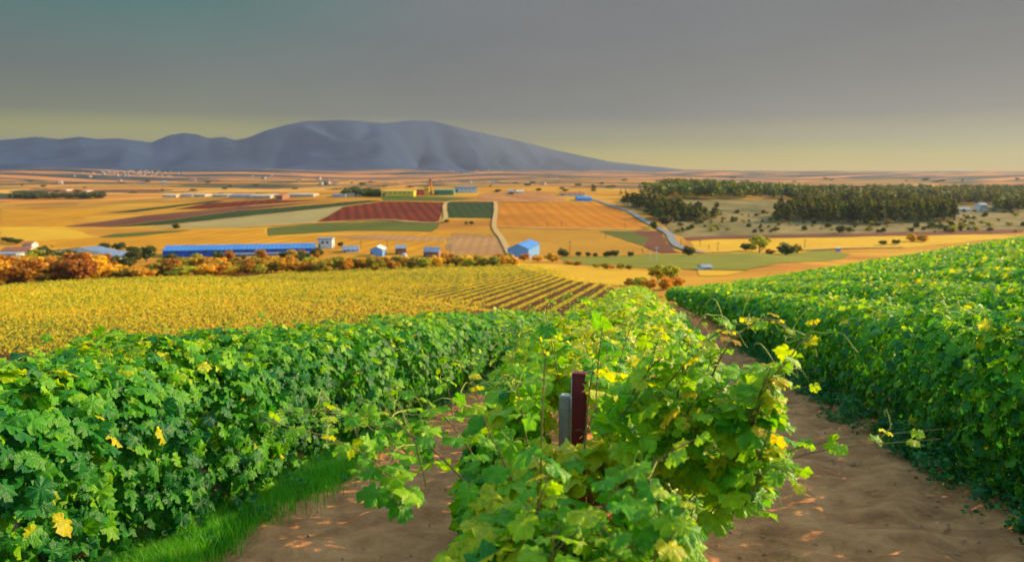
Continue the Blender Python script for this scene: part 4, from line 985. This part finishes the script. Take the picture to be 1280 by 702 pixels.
# round white tank beside the brick house
p = at(505.5, 322); s = p.y / F; tr_ = empty('water_tank', p); tag(tr_, 'round white water tank behind the amber trees by the brick house', 'tank')
V_, F_ = cyl_lathe([(3.4*s,-1),(3.4*s,3.6*s),(2.6*s,5*s),(1.2*s,5.8*s),(0.01,6*s)]); mesh('shell', V_, F_, white, tr_, smooth=True)
V_, F_ = cyl_lathe([(3.5*s,3.4*s),(3.5*s,3.8*s)]); mesh('band', V_, F_, grey, tr_)
# village at the foot of the mountain
rv = random.Random(12); hp = []; vw = mat('pink_render', (0.50, 0.36, 0.28), .9, var=.2, scale=.02)
for k in range(3):
    root = empty('village_house', (0, 0, 0)); W, Dp, Hh = 12 + 3 * k, 10, 6 + k
    a = MB().box(-W/2, W/2, -Dp/2, Dp/2, -2, Hh).build('wall', vw, root)
    b = MB().add([(-W/2-.5,-Dp/2-.5,Hh),(W/2+.5,-Dp/2-.5,Hh),(W/2+.5,Dp/2+.5,Hh),(-W/2-.5,Dp/2+.5,Hh),(-W/2+2,0,Hh+3),(W/2-2,0,Hh+3)], [(0,1,5,4),(1,2,5),(2,3,4,5),(3,0,4),(3,2,1,0)]).build('roof', redt if k else vw, root)
    kids(root, a, b); hp.append([root, False])
for i in range(130):
    if i < 85: px = rv.gauss(165, 28); py = rv.uniform(214.5, 220.5)
    elif i < 105: px = rv.gauss(590, 25); py = rv.uniform(212, 217)
    else: px = rv.uniform(60, 700); py = rv.uniform(220, 232)
    e = hp[i % 3]; o = e[0] if not e[1] else copy_tree(e[0]); e[1] = True
    o.location = at(px, py, 1500); o.rotation_euler = (0, 0, rv.uniform(-.6, .6)); sc_ = rv.uniform(.6, 1.2); o.scale = (sc_, sc_, sc_)
    for k_ in ('label', 'category', 'group'):
        if k_ in o.keys(): del o[k_]
    tag(o, 'tiny pale house of the far village on the mountain foot' if i < 85 else 'tiny pale house on the foothill right of the factory' if i < 105 else 'tiny lone pale house on the far plain', 'house', 'houses of the far village' if i < 85 else 'houses on the right foothill' if i < 105 else 'lone houses on the far plain')

# ------------------------------------------------------------ utility poles and wires
def pole(px, py, hpx, label, m=wood_m, arms=1, group='utility poles in the valley', rad=.14, rz=0):
    p = at(px, py); s = math.hypot(p.x, p.y) / F; H = hpx * s; root = empty('utility_pole', p, R(rz)); tag(root, label, 'utility pole', group)
    MB().tube([(0, 0, -.5), (0, 0, H)], [rad * 1.3, rad], 8).build('post', m, root)
    for k in range(arms): MB().box(-1.1, 1.1, -.07, .07, H - .6 - k * 1.1, H - .45 - k * 1.1).build('crossarm', m, root)
    for q in (-.9, 0, .9): MB().tube([(q, 0, H - .45), (q, 0, H - .15)], [.07, .04], 6).build('insulator', white, root)
    return p + Vector((0, 0, H - .2))
pls = [(712,319,18,'dark utility pole behind the line of round trees at its left end',wood_m),(820.5,327,19,'pale concrete utility pole on the meadow',white),(813,326,11,'short pale pole just left of the concrete utility pole',white),
 (875,308,8,'utility pole where the bright field begins',wood_m),(851,306,8,'utility pole beside the road bend',wood_m),(897,314,11,'utility pole on the left part of the bright field',wood_m),(1006,310,10,'thin utility pole right of the meadow cluster',wood_m),
 (702,284,8,'utility pole on the upper stubble edge',wood_m),(684,284,6,'short utility pole left on the upper stubble edge',wood_m),(781,286,8,'double armed utility pole by the green and brown triangle',wood_m),(757,299,7,'utility pole in the drilled stubble',wood_m),
 (451,309.5,9,'stout dark pole above the left low shed',dark),(484,310.5,10,'stout dark pole above the small blue gabled shed',dark),(497,276,7,'slim pole at the lower edge of the red ploughed field',wood_m),(803,317,7,'slim pole at the left end of the meadow track',wood_m),(886,312,6,'slim pole near the dark tree by the track',wood_m)]
tips = [pole(a, b, c_, l, m_, arms=2 if 'double' in l else 1) for a, b, c_, l, m_ in pls]
pole(56.5, 331, 17, 'tall pale pole with wide head in front of the left dark trees', mat('weathered_wood', (.45, .28, .10), .9), 2, rad=.35); pole(68.5, 330, 9, 'short pale pole right of the tall one at the left', wood_m, 1, rad=.25)
# lattice pylon beside the brown field
p = at(561, 312); s = p.y / F; H = 15 * s; pr_ = empty('pylon', p); tag(pr_, 'lattice steel pylon at the left corner of the tan ploughed field', 'pylon')
for sx_ in (-1, 1):
    for sy_ in (-1, 1): MB().tube([(sx_ * 1.4, sy_ * 1.4, 0), (sx_ * .5, sy_ * .5, H)], .09, 5).build('leg', grey, pr_)
b = MB()
for k in range(6):
    z0 = H * k / 6; z1 = H * (k + 1) / 6; w0 = 1.4 - .9 * k / 6; w1 = 1.4 - .9 * (k + 1) / 6
    for f_ in (-1, 1): b.tube([(-w0, f_ * w0, z0), (w1, f_ * w1, z1)], .05, 4); b.tube([(w0, f_ * w0, z0), (-w1, f_ * w1, z1)], .05, 4); b.tube([(f_ * w0, -w0, z0), (f_ * w1, w1, z1)], .05, 4)
b.build('bracing', grey, pr_); MB().box(-3, 3, -.12, .12, H * .8, H * .82 + .1).build('crossarm', grey, pr_); MB().box(-2.2, 2.2, -.12, .12, H * .95, H * .97 + .1).build('crossarm', grey, pr_)

# ------------------------------------------------------------ air
hz = bpy.data.materials.new('haze'); hz.use_nodes = True; t = hz.node_tree; t.nodes.remove(t.nodes['Principled BSDF'])
pv = t.nodes.new('ShaderNodeVolumePrincipled'); pv.inputs['Density'].default_value = HAZE; pv.inputs['Color'].default_value = (0.29, 0.315, 0.38, 1); pv.inputs['Anisotropy'].default_value = .3
t.links.new(pv.outputs[0], t.nodes['Material Output'].inputs['Volume'])
hb = MB().box(-17500, 17500, -17500, 17500, -140, 760).build('haze', hz); tag(hb, 'thin bluish haze in the air over the whole valley', 'haze', kind='stuff')
